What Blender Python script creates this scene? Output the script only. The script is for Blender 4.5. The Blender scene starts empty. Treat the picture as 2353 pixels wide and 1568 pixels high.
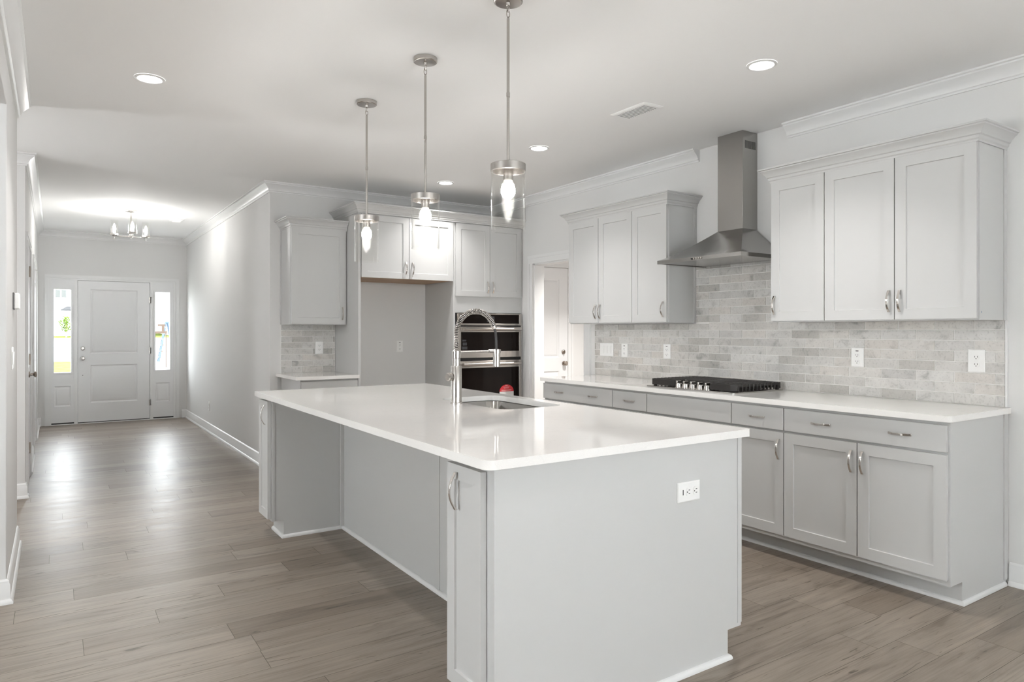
import bpy, bmesh, math, random
from mathutils import Vector, Matrix
random.seed(7)
PI = math.pi
C = bpy.context.scene.collection
sc = bpy.context.scene

# ------------------------------------------------------------------ camera
TH = 0.5886
cam_d = bpy.data.cameras.new('camera'); cam = bpy.data.objects.new('camera', cam_d); C.objects.link(cam)
cam.location = (0, 0, 1.3101); cam.rotation_euler = (PI/2, 0, -TH)
cam_d.sensor_width = 36; cam_d.lens = 1575.5*36/2353; cam_d.shift_y = -23.2/2353
cam_d.clip_start = 0.02; cam_d.clip_end = 400
sc.camera = cam
# ------------------------------------------------------------------ world, daylight, exposure
w = bpy.data.worlds.new('world'); sc.world = w; w.use_nodes = True
bg = w.node_tree.nodes['Background']; bg.inputs[0].default_value = (0.93, 0.97, 1, 1); bg.inputs[1].default_value = 10
def area(name, loc, rot, sx, sy, watts, col=(1, 1, 1)):
    d = bpy.data.lights.new(name, 'AREA'); d.shape = 'RECTANGLE'; d.size = sx; d.size_y = sy
    d.energy = watts; d.color = col
    o = bpy.data.objects.new(name, d); C.objects.link(o); o.location = loc; o.rotation_euler = rot
    return o
# lamps added at unseen windows as daylight fill, most tilted up to brighten the ceiling
area('window_fill_rear', (1.7, -4.85, 1.35), (PI/2+.8, 0, 0), 1.7, 1.5, 15, (.98, .99, 1))
area('window_fill_side', (4.0, -2.3, 1.3), (PI/2+.5, 0, PI/2), 1.9, 1.5, 11, (.98, .99, 1))
area('window_fill_dining', (-4.35, 1.6, 1.4), (PI/2+.8, 0, -PI/2), 1.9, 1.4, 30, (1, .99, .98))
area('fill_light_passage', (-2.12, 5.87, 1.6), (PI/2-.1, 0, -PI/2), .5, .8, 9, (1, 1, 1))  # unseen fill lamp, added to brighten the hall wall
# the same daylight through the two sidelights of the front door
area('window_daylight_entry', (.095, 11.50, 1.31), (-PI/2, 0, 0), .19, 1.13, 4.2, (0.95, 0.975, 1))
area('window_daylight_entry', (1.344, 11.50, 1.31), (-PI/2, 0, 0), .19, 1.13, 4.2, (0.95, 0.975, 1))
sc.view_settings.view_transform = 'Standard'; sc.view_settings.look = 'None'
sc.view_settings.exposure = 0.80; sc.view_settings.gamma = 1; sc.view_settings.use_curve_mapping = False
sc.cycles.use_denoising = True
sc.cycles.max_bounces = 10; sc.cycles.diffuse_bounces = 7; sc.cycles.glossy_bounces = 5
sc.cycles.transparent_max_bounces = 16; sc.cycles.caustics_reflective = False; sc.cycles.caustics_refractive = False
sc.cycles.sample_clamp_indirect = 6

# ------------------------------------------------------------------ materials
def s2l(c): return tuple(((x/255)/12.92 if x/255 <= .04045 else ((x/255+.055)/1.055)**2.4) for x in c)
def mat(name, col=(.8, .8, .8), rough=.5, metal=0, coat=0, emit=None, es=0, spec=.5):
    m = bpy.data.materials.new(name); m.use_nodes = True; b = m.node_tree.nodes['Principled BSDF']
    b.inputs['Base Color'].default_value = (*col, 1); b.inputs['Roughness'].default_value = rough
    b.inputs['Metallic'].default_value = metal; b.inputs['Coat Weight'].default_value = coat
    b.inputs['Coat Roughness'].default_value = .05; b.inputs['Specular IOR Level'].default_value = spec
    if emit: b.inputs['Emission Color'].default_value = (*emit, 1); b.inputs['Emission Strength'].default_value = es
    return m
def nd(m, t, **k):
    n = m.node_tree.nodes.new(t)
    for a, v in k.items(): setattr(n, a, v)
    return n
def lk(m, a, b): m.node_tree.links.new(a, b)
def ramp(m, stops):
    r = nd(m, 'ShaderNodeValToRGB'); e = r.color_ramp.elements
    while len(e) < len(stops): e.new(.5)
    for x, (p, c) in zip(e, stops): x.position = p; x.color = (*c, 1)
    return r
def bumpy(m, scale, strength, dist=.002, stretch=(1, 1, 1)):
    tc = nd(m, 'ShaderNodeTexCoord'); mp = nd(m, 'ShaderNodeMapping'); mp.inputs['Scale'].default_value = stretch
    n = nd(m, 'ShaderNodeTexNoise'); n.inputs['Scale'].default_value = scale; n.inputs['Detail'].default_value = 3
    b = nd(m, 'ShaderNodeBump'); b.inputs['Strength'].default_value = strength; b.inputs['Distance'].default_value = dist
    lk(m, tc.outputs['Object'], mp.inputs[0]); lk(m, mp.outputs[0], n.inputs['Vector']); lk(m, n.outputs['Fac'], b.inputs['Height'])
    lk(m, b.outputs[0], m.node_tree.nodes['Principled BSDF'].inputs['Normal'])
    return n
M = {}
M['wall'] = mat('wall_paint', (.715, .711, .704), .75); bumpy(M['wall'], 260, .12, .001)
M['ceil'] = mat('ceiling_paint', (.90, .90, .897), .85); bumpy(M['ceil'], 200, .1, .001)
M['trim'] = mat('white_trim_paint', (.76, .76, .757), .32)
M['door'] = mat('white_door_paint', (.76, .76, .765), .35)
M['cab'] = mat('light_grey_cabinet_lacquer', (.565, .565, .56), .42); bumpy(M['cab'], 40, .03, .001)
M['plastic'] = mat('white_plastic', (.86, .86, .85), .3)
M['dark'] = mat('dark_slot', (.02, .02, .02), .5)
M['gap'] = mat('dark_grey_part', (.12, .12, .12), .7)  # even dark grey of the thermostat backplate and the island stub
M['slot'] = mat('vent_shadow_slot', (.26, .26, .255), .7)
M['nickel'] = mat('polished_nickel', (.74, .71, .68), .14, 1)
M['brushed'] = mat('brushed_nickel', (.52, .495, .47), .25, 1); bumpy(M['brushed'], 30, .08, .0005, (1, 1, 12))
M['bronze'] = mat('aged_nickel', (.36, .31, .27), .3, 1)
M['black'] = mat('cast_iron', (.018, .016, .015), .42)
M['rubber'] = mat('black_hose', (.025, .022, .022), .4)
M['oven_glass'] = mat('black_oven_glass', (.008, .005, .004), .04)
M['oven_glass'].node_tree.nodes['Principled BSDF'].inputs['Specular IOR Level'].default_value = .14
M['screen'] = mat('oven_display', (.05, .05, .055), .15)
M['red'] = mat('red_sticker', s2l((200, 40, 50)), .45)
M['paper'] = mat('white_sticker', (.72, .72, .72), .5)
M['ink'] = mat('white_print', (.85, .6, .6), .5)
M['tape'] = mat('blue_tape', s2l((40, 110, 140)), .6)
M['bulb'] = mat('lit_bulb', (1, 1, 1), .4, emit=(1, .97, .94), es=155)
M['bulb_entry'] = mat('lit_candle_bulb', (1, 1, 1), .4, emit=(1, .98, .96), es=185)
M['bulb_base'] = mat('bulb_collar', (.85, .83, .80), .4, emit=(1, .93, .85), es=.35)
M['led'] = mat('lit_lens', (1, 1, 1), .4, emit=(1, .99, .97), es=14)
M['grass'] = mat('lawn', (.09, .14, .03), .9); 
M['concrete'] = mat('concrete_drive', (.30, .30, .295), .9)
M['siding'] = mat('white_siding', (.80, .80, .80), .8)
M['roof'] = mat('grey_roof', (.05, .05, .052), .9)
M['winglass'] = mat('house_window_glass', (.035, .038, .035), .3)
M['leaf'] = mat('leaves', (.07, .11, .02), .8)
M['bark'] = mat('bark', (.25, .18, .12), .9)
M['blue'] = mat('blue_fibreglass', s2l((40, 62, 85)), .5)
M['alu'] = mat('aluminium_rung', (.12, .12, .12), .5)
M['orange'] = mat('orange_plastic', s2l((95, 55, 30)), .5)
M['board'] = mat('raw_lumber', s2l((58, 42, 30)), .7)
# brushed stainless steel, fine horizontal brushing
def steel(name, col, rough, st):
    m = mat(name, col, rough, 1)
    m.node_tree.nodes['Principled BSDF'].inputs['Anisotropic'].default_value = .6; m.node_tree.nodes['Principled BSDF'].inputs['Anisotropic Rotation'].default_value = .25
    t = nd(m, 'ShaderNodeTangent'); t.direction_type = 'RADIAL'; t.axis = 'Z'
    lk(m, t.outputs[0], m.node_tree.nodes['Principled BSDF'].inputs['Tangent'])
    return m
M['steel'] = steel('brushed_stainless_steel', (.41, .40, .385), .20, (2, 2, 90))
M['steel_oven'] = steel('oven_stainless_steel', (.50, .47, .44), .26, (2, 2, 60))
# architectural clear glass: transparent with a reflection that grows at grazing angles
def clear(name, tint, refl):
    m = bpy.data.materials.new(name); m.use_nodes = True; nt = m.node_tree; nt.nodes.clear()
    o = nd(m, 'ShaderNodeOutputMaterial'); mx = nd(m, 'ShaderNodeMixShader'); t = nd(m, 'ShaderNodeBsdfTransparent'); g = nd(m, 'ShaderNodeBsdfGlossy')
    t.inputs[0].default_value = (*tint, 1); g.inputs['Roughness'].default_value = .01; g.inputs['Color'].default_value = (1, 1, 1, 1)
    f = nd(m, 'ShaderNodeLayerWeight'); f.inputs['Blend'].default_value = .5
    pw_ = nd(m, 'ShaderNodeMath', operation='POWER'); pw_.inputs[1].default_value = refl; lk(m, f.outputs['Facing'], pw_.inputs[0])
    mr = nd(m, 'ShaderNodeMapRange'); mr.inputs['To Min'].default_value = .003; mr.inputs['To Max'].default_value = .7; lk(m, pw_.outputs[0], mr.inputs['Value'])
    lk(m, mr.outputs[0], mx.inputs[0]); lk(m, t.outputs[0], mx.inputs[1]); lk(m, g.outputs[0], mx.inputs[2]); lk(m, mx.outputs[0], o.inputs[0])
    return m
M['glass'] = clear('clear_shade_glass', (.985, .985, .98), 3.5)
M['pane'] = clear('window_glass', (.97, .98, .98), 5)
# quartz counter
def quartz():
    m = mat('white_quartz', (.88, .87, .85), .045, 0, .3)
    tc = nd(m, 'ShaderNodeTexCoord'); n = nd(m, 'ShaderNodeTexNoise'); n.inputs['Scale'].default_value = 2.2; n.inputs['Detail'].default_value = 8; n.inputs['Distortion'].default_value = 1.2
    r = ramp(m, [(0, (.87, .855, .835)), (.49, (.89, .875, .855)), (.5, (.865, .85, .83)), (.51, (.89, .875, .855)), (1, (.90, .885, .865))])
    n2 = nd(m, 'ShaderNodeTexNoise'); n2.inputs['Scale'].default_value = 420; n2.inputs['Detail'].default_value = 1
    r2 = ramp(m, [(0, (.90, .90, .90)), (.42, (.97, .97, .97)), (.6, (1, 1, 1))])
    mx = nd(m, 'ShaderNodeMix', data_type='RGBA', blend_type='MULTIPLY'); mx.inputs[0].default_value = .7
    lk(m, tc.outputs['Object'], n.inputs['Vector']); lk(m, tc.outputs['Object'], n2.inputs['Vector'])
    lk(m, n.outputs['Fac'], r.inputs[0]); lk(m, n2.outputs['Fac'], r2.inputs[0])
    lk(m, r.outputs[0], mx.inputs[6]); lk(m, r2.outputs[0], mx.inputs[7]); lk(m, mx.outputs[2], m.node_tree.nodes['Principled BSDF'].inputs['Base Color'])
    return m
M['quartz'] = quartz()
# stone-look tiles, one tint per tile with cloudy staining
def tile():
    m = mat('stone_look_tile', (.6, .6, .6), .38)
    g = nd(m, 'ShaderNodeNewGeometry'); tc = nd(m, 'ShaderNodeTexCoord')
    r = ramp(m, [(0, (.45, .435, .41)), (.18, (.54, .525, .50)), (.4, (.60, .59, .57)), (.6, (.59, .56, .525)), (.8, (.63, .62, .60)), (1, (.52, .51, .495))])
    lk(m, g.outputs['Random Per Island'], r.inputs[0])
    mul = nd(m, 'ShaderNodeVectorMath', operation='MULTIPLY_ADD'); mul.inputs[1].default_value = (1, 1, 1)
    cb = nd(m, 'ShaderNodeCombineXYZ'); mm = nd(m, 'ShaderNodeMath', operation='MULTIPLY'); mm.inputs[1].default_value = 40
    lk(m, g.outputs['Random Per Island'], mm.inputs[0]); lk(m, mm.outputs[0], cb.inputs[0]); lk(m, mm.outputs[0], cb.inputs[2])
    lk(m, tc.outputs['Object'], mul.inputs[0]); lk(m, cb.outputs[0], mul.inputs[2])
    n = nd(m, 'ShaderNodeTexNoise'); n.inputs['Scale'].default_value = 11; n.inputs['Detail'].default_value = 7; n.inputs['Roughness'].default_value = .65; n.inputs['Distortion'].default_value = .8
    lk(m, mul.outputs[0], n.inputs['Vector'])
    r2 = ramp(m, [(.29, (.56, .56, .56)), (.37, (.80, .80, .80)), (.44, (.97, .97, .97)), (.56, (1.03, 1.03, 1.03)), (.72, (1.10, 1.10, 1.09))])
    lk(m, n.outputs['Fac'], r2.inputs[0])
    mx = nd(m, 'ShaderNodeMix', data_type='RGBA', blend_type='MULTIPLY'); mx.inputs[0].default_value = 1
    lk(m, r.outputs[0], mx.inputs[6]); lk(m, r2.outputs[0], mx.inputs[7])
    n3 = nd(m, 'ShaderNodeTexNoise'); n3.inputs['Scale'].default_value = 90; n3.inputs['Detail'].default_value = 3
    lk(m, mul.outputs[0], n3.inputs['Vector']); r3 = ramp(m, [(.33, (.78, .78, .78)), (.45, (1, 1, 1))]); lk(m, n3.outputs['Fac'], r3.inputs[0])
    mx2 = nd(m, 'ShaderNodeMix', data_type='RGBA', blend_type='MULTIPLY'); mx2.inputs[0].default_value = .8
    lk(m, mx.outputs[2], mx2.inputs[6]); lk(m, r3.outputs[0], mx2.inputs[7])
    lk(m, mx2.outputs[2], m.node_tree.nodes['Principled BSDF'].inputs['Base Color'])
    return m
M['tile'] = tile()
M['grout'] = mat('light_grout', (.88, .87, .85), .8)
# vinyl oak planks
def planks():
    m = mat('grey_oak_plank', (.3, .27, .23), .36)
    b = m.node_tree.nodes['Principled BSDF']
    g = nd(m, 'ShaderNodeNewGeometry'); tc = nd(m, 'ShaderNodeTexCoord')
    r = ramp(m, [(0, (.180, .144, .113)), (.3, (.232, .192, .157)), (.65, (.272, .230, .192)), (1, (.214, .174, .140))])
    lk(m, g.outputs['Random Per Island'], r.inputs[0])
    mm = nd(m, 'ShaderNodeMath', operation='MULTIPLY'); mm.inputs[1].default_value = 60; lk(m, g.outputs['Random Per Island'], mm.inputs[0])
    cb = nd(m, 'ShaderNodeCombineXYZ'); lk(m, mm.outputs[0], cb.inputs[0]); lk(m, mm.outputs[0], cb.inputs[1])
    def coords(scale):
        a = nd(m, 'ShaderNodeVectorMath', operation='MULTIPLY'); a.inputs[1].default_value = scale; lk(m, tc.outputs['Object'], a.inputs[0])
        c = nd(m, 'ShaderNodeVectorMath', operation='ADD'); lk(m, a.outputs[0], c.inputs[0]); lk(m, cb.outputs[0], c.inputs[1]); return c.outputs[0]
    n1 = nd(m, 'ShaderNodeTexNoise'); n1.inputs['Scale'].default_value = 1; n1.inputs['Detail'].default_value = 9; n1.inputs['Roughness'].default_value = .62; n1.inputs['Distortion'].default_value = .9
    lk(m, coords((1.6, 17, 1)), n1.inputs['Vector'])
    r1 = ramp(m, [(.28, (.50, .475, .45)), (.38, (.76, .745, .73)), (.47, (.95, .945, .94)), (.56, (1.06, 1.06, 1.06)), (.74, (1.24, 1.23, 1.22))]); lk(m, n1.outputs['Fac'], r1.inputs[0])
    n2 = nd(m, 'ShaderNodeTexNoise'); n2.inputs['Scale'].default_value = 1; n2.inputs['Detail'].default_value = 4; n2.inputs['Distortion'].default_value = .6
    lk(m, coords((3, 130, 1)), n2.inputs['Vector'])
    r2 = ramp(m, [(.3, (.78, .775, .77)), (.5, (1, 1, 1))]); lk(m, n2.outputs['Fac'], r2.inputs[0])
    n3 = nd(m, 'ShaderNodeTexNoise'); n3.inputs['Scale'].default_value = 1; n3.inputs['Detail'].default_value = 6; n3.inputs['Distortion'].default_value = 2.2; n3.inputs['Roughness'].default_value = .55
    lk(m, coords((2.6, 22, 1)), n3.inputs['Vector'])
    r3 = ramp(m, [(.31, (.30, .27, .24)), (.355, (.85, .84, .83)), (.38, (1, 1, 1))]); lk(m, n3.outputs['Fac'], r3.inputs[0])
    last = r.outputs[0]
    for rr, f in ((r1, 1), (r2, 1), (r3, .85)):
        mx = nd(m, 'ShaderNodeMix', data_type='RGBA', blend_type='MULTIPLY'); mx.inputs[0].default_value = f
        lk(m, last, mx.inputs[6]); lk(m, rr.outputs[0], mx.inputs[7]); last = mx.outputs[2]
    lk(m, last, b.inputs['Base Color'])
    mr = nd(m, 'ShaderNodeMapRange'); mr.inputs['To Min'].default_value = .30; mr.inputs['To Max'].default_value = .48
    lk(m, n1.outputs['Fac'], mr.inputs['Value']); lk(m, mr.outputs[0], b.inputs['Roughness'])
    bp = nd(m, 'ShaderNodeBump'); bp.inputs['Strength'].default_value = .5; bp.inputs['Distance'].default_value = .0012
    lk(m, n1.outputs['Fac'], bp.inputs['Height']); lk(m, bp.outputs[0], b.inputs['Normal'])
    return m
M['plank'] = planks()
M['under'] = mat('plank_seam', (.07, .06, .05), .8)
def ply():
    m = mat('birch_plywood', (.5, .33, .2), .5)
    tc = nd(m, 'ShaderNodeTexCoord'); mp = nd(m, 'ShaderNodeMapping'); mp.inputs['Scale'].default_value = (2, 30, 30)
    n = nd(m, 'ShaderNodeTexNoise'); n.inputs['Scale'].default_value = 1.5; n.inputs['Detail'].default_value = 5
    r = ramp(m, [(.3, (.36, .22, .12)), (.7, (.52, .35, .21))])
    lk(m, tc.outputs['Object'], mp.inputs[0]); lk(m, mp.outputs[0], n.inputs['Vector']); lk(m, n.outputs['Fac'], r.inputs[0]); lk(m, r.outputs[0], m.node_tree.nodes['Principled BSDF'].inputs['Base Color'])
    return m
M['ply'] = ply()
for k_ in ('grass', 'concrete', 'siding', 'roof', 'leaf'): M[k_].node_tree.nodes['Principled BSDF'].inputs['Specular IOR Level'].default_value = 0
n = bumpy(M['grass'], 3, .5, .05)
rg = ramp(M['grass'], [(.3, (.07, .095, .02)), (.7, (.125, .135, .05))]); lk(M['grass'], n.outputs['Fac'], rg.inputs[0]); lk(M['grass'], rg.outputs[0], M['grass'].node_tree.nodes['Principled BSDF'].inputs['Base Color'])

# ------------------------------------------------------------------ mesh builder
class MB:
    def __init__(s): s.v = []; s.f = []
    def add(s, vs, fs):
        o = len(s.v); s.v += [Vector(p) for p in vs]; s.f += [tuple(o+i for i in f) for f in fs]; return s
    def box(s, x0, x1, y0, y1, z0, z1):
        return s.add([(x, y, z) for x in (x0, x1) for y in (y0, y1) for z in (z0, z1)],
                     [(0, 1, 3, 2), (4, 6, 7, 5), (0, 4, 5, 1), (2, 3, 7, 6), (0, 2, 6, 4), (1, 5, 7, 3)])
    def fbox(s, F, a0, a1, b0, b1, c0, c1):
        return s.add([F(a, b, c) for a in (a0, a1) for b in (b0, b1) for c in (c0, c1)],
                     [(0, 1, 3, 2), (4, 6, 7, 5), (0, 4, 5, 1), (2, 3, 7, 6), (0, 2, 6, 4), (1, 5, 7, 3)])
    def loft(s, rings, caps=True, closed=False):
        n = len(rings[0]); o = len(s.v)
        for r in rings: s.v += [Vector(p) for p in r]
        m = len(rings)
        for i in range(m if closed else m-1):
            j = (i+1) % m
            for k in range(n):
                s.f.append((o+i*n+k, o+i*n+(k+1) % n, o+j*n+(k+1) % n, o+j*n+k))
        if caps and not closed:
            s.f.append(tuple(o+k for k in range(n))); s.f.append(tuple(o+(m-1)*n+k for k in range(n))[::-1])
        return s
    def lathe(s, c, prof, seg=32, axis='Z', caps=True):
        c = Vector(c)
        A = {'Z': (Vector((1, 0, 0)), Vector((0, 1, 0)), Vector((0, 0, 1))), 'X': (Vector((0, 1, 0)), Vector((0, 0, 1)), Vector((1, 0, 0))),
             'Y': (Vector((0, 0, 1)), Vector((1, 0, 0)), Vector((0, 1, 0)))}[axis] if isinstance(axis, str) else basis(axis)
        return s.loft([[c+A[0]*(r*math.cos(2*PI*k/seg))+A[1]*(r*math.sin(2*PI*k/seg))+A[2]*z for k in range(seg)] for r, z in prof], caps)
    def tube(s, pts, r, seg=12, closed=False):
        pts = [Vector(p) for p in pts]; rings = []; up = None; n = len(pts)
        for i, p in enumerate(pts):
            if closed: t = (pts[(i+1) % n]-pts[i-1]).normalized()
            else: t = (pts[min(i+1, n-1)]-pts[max(i-1, 0)]).normalized()
            if up is None:
                up = t.orthogonal().normalized()
            up = (up-t*up.dot(t)).normalized(); sd = t.cross(up)
            rr = r[i] if isinstance(r, (list, tuple)) else r
            rings.append([p+up*(rr*math.cos(2*PI*k/seg))+sd*(rr*math.sin(2*PI*k/seg)) for k in range(seg)])
        return s.loft(rings, True, closed)
    def sweep(s, prof, path, flip=1, closed=False):
        """prof: (out, up) list; path: (x,y,z) list; out is to the left of travel (flip=1) or to the right."""
        P = [Vector(p) for p in path]; n = len(P); rings = []
        for i in range(n):
            def nrm(a, b):
                d = (P[b]-P[a]); d.z = 0; d.normalize(); return Vector((-d.y, d.x, 0))*flip
            if closed: n1, n2 = nrm(i-1, i), nrm(i, (i+1) % n)
            else: n1 = nrm(max(i-1, 0), max(i, 1)); n2 = nrm(min(i, n-2), min(i+1, n-1))
            mt = (n1+n2); mt = mt/(mt.dot(n1)) if mt.length > 1e-6 else n1
            rings.append([P[i]+mt*a+Vector((0, 0, b)) for a, b in prof])
        return s.loft(rings, True, closed)
def basis(z):
    z = Vector(z).normalized(); x = z.orthogonal().normalized(); return x, z.cross(x), z
def FR(o, u, n, v=(0, 0, 1)):
    o, u, n, v = map(Vector, (o, u, n, v))
    f = lambda a, b, c: o+u*a+v*b+n*c
    f.o, f.u, f.n, f.v = o, u, n, v
    return f
def rootloc(o):
    l = Vector((0, 0, 0))
    while o: l += o.location; o = o.parent
    return l
def obj(name, mb, m, parent=None, bevel=0, smooth=True, seg=2, ang=35):
    me = bpy.data.meshes.new(name)
    off = rootloc(parent)
    if parent is None:
        mn = [min(p[i] for p in mb.v) for i in range(3)]; mx = [max(p[i] for p in mb.v) for i in range(3)]
        off = Vector(((mn[0]+mx[0])/2, (mn[1]+mx[1])/2, mn[2]))
    me.from_pydata([p-off for p in mb.v], [], mb.f)
    b = bmesh.new(); b.from_mesh(me); bmesh.ops.recalc_face_normals(b, faces=b.faces); b.to_mesh(me); b.free()
    me.materials.append(M[m] if isinstance(m, str) else m)
    if smooth:
        me.polygons.foreach_set('use_smooth', [True]*len(me.polygons)); me.set_sharp_from_angle(angle=math.radians(ang))
    o = bpy.data.objects.new(name, me); C.objects.link(o)
    if parent: o.parent = parent
    else: o.location = off
    if bevel:
        md = o.modifiers.new('bevel', 'BEVEL'); md.width = bevel; md.segments = seg; md.limit_method = 'ANGLE'; md.angle_limit = math.radians(40)
    return o
def tag(o, label=None, cat=None, group=None, kind=None):
    if label: o['label'] = label
    if cat: o['category'] = cat
    if group: o['group'] = group
    if kind: o['kind'] = kind
    return o
def thing(name, label, cat, loc, group=None):
    o = bpy.data.objects.new(name, None); C.objects.link(o); o.location = loc; o.empty_display_size = .05
    return tag(o, label, cat, group)
def struct(name, mb, m, parent=None, bevel=0, label=None, **k):
    o = obj(name, mb, m, parent, bevel, **k)
    if parent is None: o['kind'] = 'structure'
    if label: o['label'] = label
    return o
def structroot(name, loc, label=None):
    o = bpy.data.objects.new(name, None); C.objects.link(o); o.location = loc; o['kind'] = 'structure'; o.empty_display_size = .05
    if label: o['label'] = label
    return o
def copytree(o, parent=None):
    c = o.copy(); C.objects.link(c); c.parent = parent
    for ch in o.children: copytree(ch, c)
    return c
def B1(*a): return MB().box(*a)

# ------------------------------------------------------------------ dimensions
ZC = 2.695; XW = 4.10; XH = 1.67; YK = 6.56; YD = 11.40; XL = -0.19; YR = 6.58
XMIN = -4.5; YMIN = -5.0; ZT = .914; XTILE = 4.088

# ------------------------------------------------------------------ setting: floor, walls, ceiling
fl = MB()
rows0 = 2.908; pw = .1746
joint = {(3.25, 3.43): .10, (3.43, 3.61): .393, (3.95, 4.13): .08, (2.9, 3.08): .705, (3.6, 3.78): .70, (4.13, 4.31): -.35}
k0 = int((YMIN-rows0)/pw)-1
y = rows0+k0*pw
while y < YD:
    yc = y+pw/2; st = None
    for (a, b), xj in joint.items():
        if a < yc < b: st = xj
    L = 1.22
    if st is None: st = random.random()*L
    x = st-L*math.ceil((st-XMIN)/L)
    while x < 6.2:
        a = max(x, XMIN); b = min(x+L, 6.2); y0 = max(y, YMIN); y1 = min(y+pw, YD)
        if b-a > .01 and y1-y0 > .01:
            fl.add([(a+.0008, y0+.0008, 0), (b-.0008, y0+.0008, 0), (b-.0008, y1-.0008, 0), (a+.0008, y1-.0008, 0)], [(0, 1, 2, 3)])
        x += L
    y += pw
fo = struct('floor', fl, 'plank', label='grey-brown wood-look plank floor')
bmf = bmesh.new(); bmf.from_mesh(fo.data)
for f in bmf.faces:
    if f.normal.z < 0: f.normal_flip()
bmf.to_mesh(fo.data); bmf.free()
sub = struct('floor_subfloor', B1(XMIN, 6.2, YMIN, YD+.15, -.12, -.0025), 'under')
sub.name = 'floor_seams'
struct('ceiling', B1(XMIN, 6.2, YMIN, YD+.15, ZC, ZC+.1), 'ceil', label='flat off-white ceiling')
# range wall with the doorway
mb = MB().box(XW, XW+.12, -.3, 4.92, 0, ZC).box(XW, XW+.12, 4.92, 5.74, 2.0, ZC).box(XW, XW+.12, 5.74, YK+.12, 0, ZC)
mb.box(XW, XW+.12, YMIN, -.3, 2.1, ZC).box(XW, XW+.12, YMIN, -3.3, 0, 2.1).box(XW, XW+.12, -3.3, -1.3, 0, .55).box(XW, XW+.12, -1.3, -.3, 0, 2.1)
struct('wall_right', mb, 'wall', smooth=False, label='pale grey wall behind the range hood')
struct('wall_kitchen', B1(XH, XW, YK, YK+.12, 0, ZC), 'wall', smooth=False, label='pale grey wall behind the refrigerator recess')
struct('wall_hallway', B1(XH, XH+.12, YK+.12, YD, 0, ZC), 'wall', smooth=False, label='pale grey wall along the right of the hallway')
FX0, FX1, FZ = -.065, 1.520, 2.045      # front door unit opening
mb = MB().box(-.31, FX0, YD, YD+.15, 0, ZC).box(FX1, XH+.12, YD, YD+.15, 0, ZC).box(FX0, FX1, YD, YD+.15, FZ, ZC)
struct('wall_front', mb, 'wall', smooth=False, label='pale grey wall around the front door')
struct('wall_left', MB().box(XL-.12, XL, YR, YD, 0, ZC), 'wall', smooth=False, label='pale grey wall on the left of the hallway')
struct('wall_recess', B1(-2.2, XL-.12, YR, YR+.12, 0, ZC), 'wall', smooth=False, label='pale grey wall facing the side passage')
struct('wall_passage', MB().box(-2.32, -2.2, 5.05, YR+.12, 0, 1.2).box(-2.32, -2.2, 5.05, YR+.12, 2.0, ZC).box(-2.32, -2.2, 5.05, 5.62, 1.2, 2.0).box(-2.32, -2.2, 6.12, YR+.12, 1.2, 2.0), 'wall', smooth=False)
struct('wall_pier', MB().box(XL-.13, XL, 4.09, 5.17, 0, ZC).box(XL-.13, XL, -1.4, 4.09, 2.4, ZC), 'wall', None, .004, label='pale grey wall end beside the cased opening on the left')
struct('wall_dining', B1(-2.32, XL-.13, 5.05, 5.17, 0, ZC), 'wall', smooth=False)
struct('wall_left_rear', B1(XL-.13, XL, YMIN, -1.4, 0, ZC), 'wall', smooth=False)
mb = MB().box(XMIN-.12, XMIN, YMIN, .6, 0, ZC).box(XMIN-.12, XMIN, 2.6, 5.17, 0, ZC).box(XMIN-.12, XMIN, .6, 2.6, 0, .65).box(XMIN-.12, XMIN, .6, 2.6, 2.15, ZC)
struct('wall_dining_side', mb, 'wall', smooth=False)
struct('wall_dining_back', B1(XMIN, -2.32, 5.05, 5.17, 0, ZC), 'wall', smooth=False)
mb = MB().box(XMIN, .8, YMIN-.12, YMIN, 0, ZC).box(2.6, XW+.12, YMIN-.12, YMIN, 0, ZC).box(.8, 2.6, YMIN-.12, YMIN, 0, .55).box(.8, 2.6, YMIN-.12, YMIN, 2.15, ZC)
struct('wall_rear', mb, 'wall', smooth=False)
# unseen windows of the rooms around the camera, sized for the light they admit
def window_unit(name, F, w_, h_, n_):
    r = structroot(name, F(w_/2, 0, 0))
    mb = MB()
    for i in range(n_+1): mb.fbox(F, i*w_/n_-.03 if 0 < i < n_ else (0 if i == 0 else w_-.06), i*w_/n_+.03 if 0 < i < n_ else (.06 if i == 0 else w_), .06, h_-.06, -.08, -.02)
    mb.fbox(F, 0, w_, 0, .06, -.08, -.02).fbox(F, 0, w_, h_-.06, h_, -.08, -.02).fbox(F, 0, w_, h_*.5-.02, h_*.5+.02, -.078, -.022)
    obj('window_frame', mb, 'trim', r)
    obj('pane', MB().fbox(F, .03, w_-.03, .03, h_-.03, -.053, -.047), 'pane', r, smooth=False)
window_unit('window_3', FR((.8, YMIN, .55), (1, 0, 0), (0, 1, 0)), 1.8, 1.6, 2)
window_unit('window_4', FR((XW, -3.3, .55), (0, 1, 0), (-1, 0, 0)), 2.0, 1.55, 2)
window_unit('window_5', FR((XMIN, .6, .65), (0, 1, 0), (1, 0, 0)), 2.0, 1.5, 2)
window_unit('added_passage_window', FR((-2.2, 5.62, 1.2), (0, 1, 0), (1, 0, 0)), .5, .8, 1)  # unseen passage window, added to go with the hall fill lamp
# room beyond the doorway
BX = 5.62
struct('wall_pantry_back', B1(XW+.12, BX+.12, 6.47, 6.6, 0, ZC), 'wall', smooth=False)
struct('wall_pantry_side', B1(BX, BX+.12, 3.6, 6.47, 0, ZC), 'wall', smooth=False)
struct('wall_pantry_near', B1(XW+.12, BX+.12, 3.48, 3.6, 0, ZC), 'wall', smooth=False)

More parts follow.
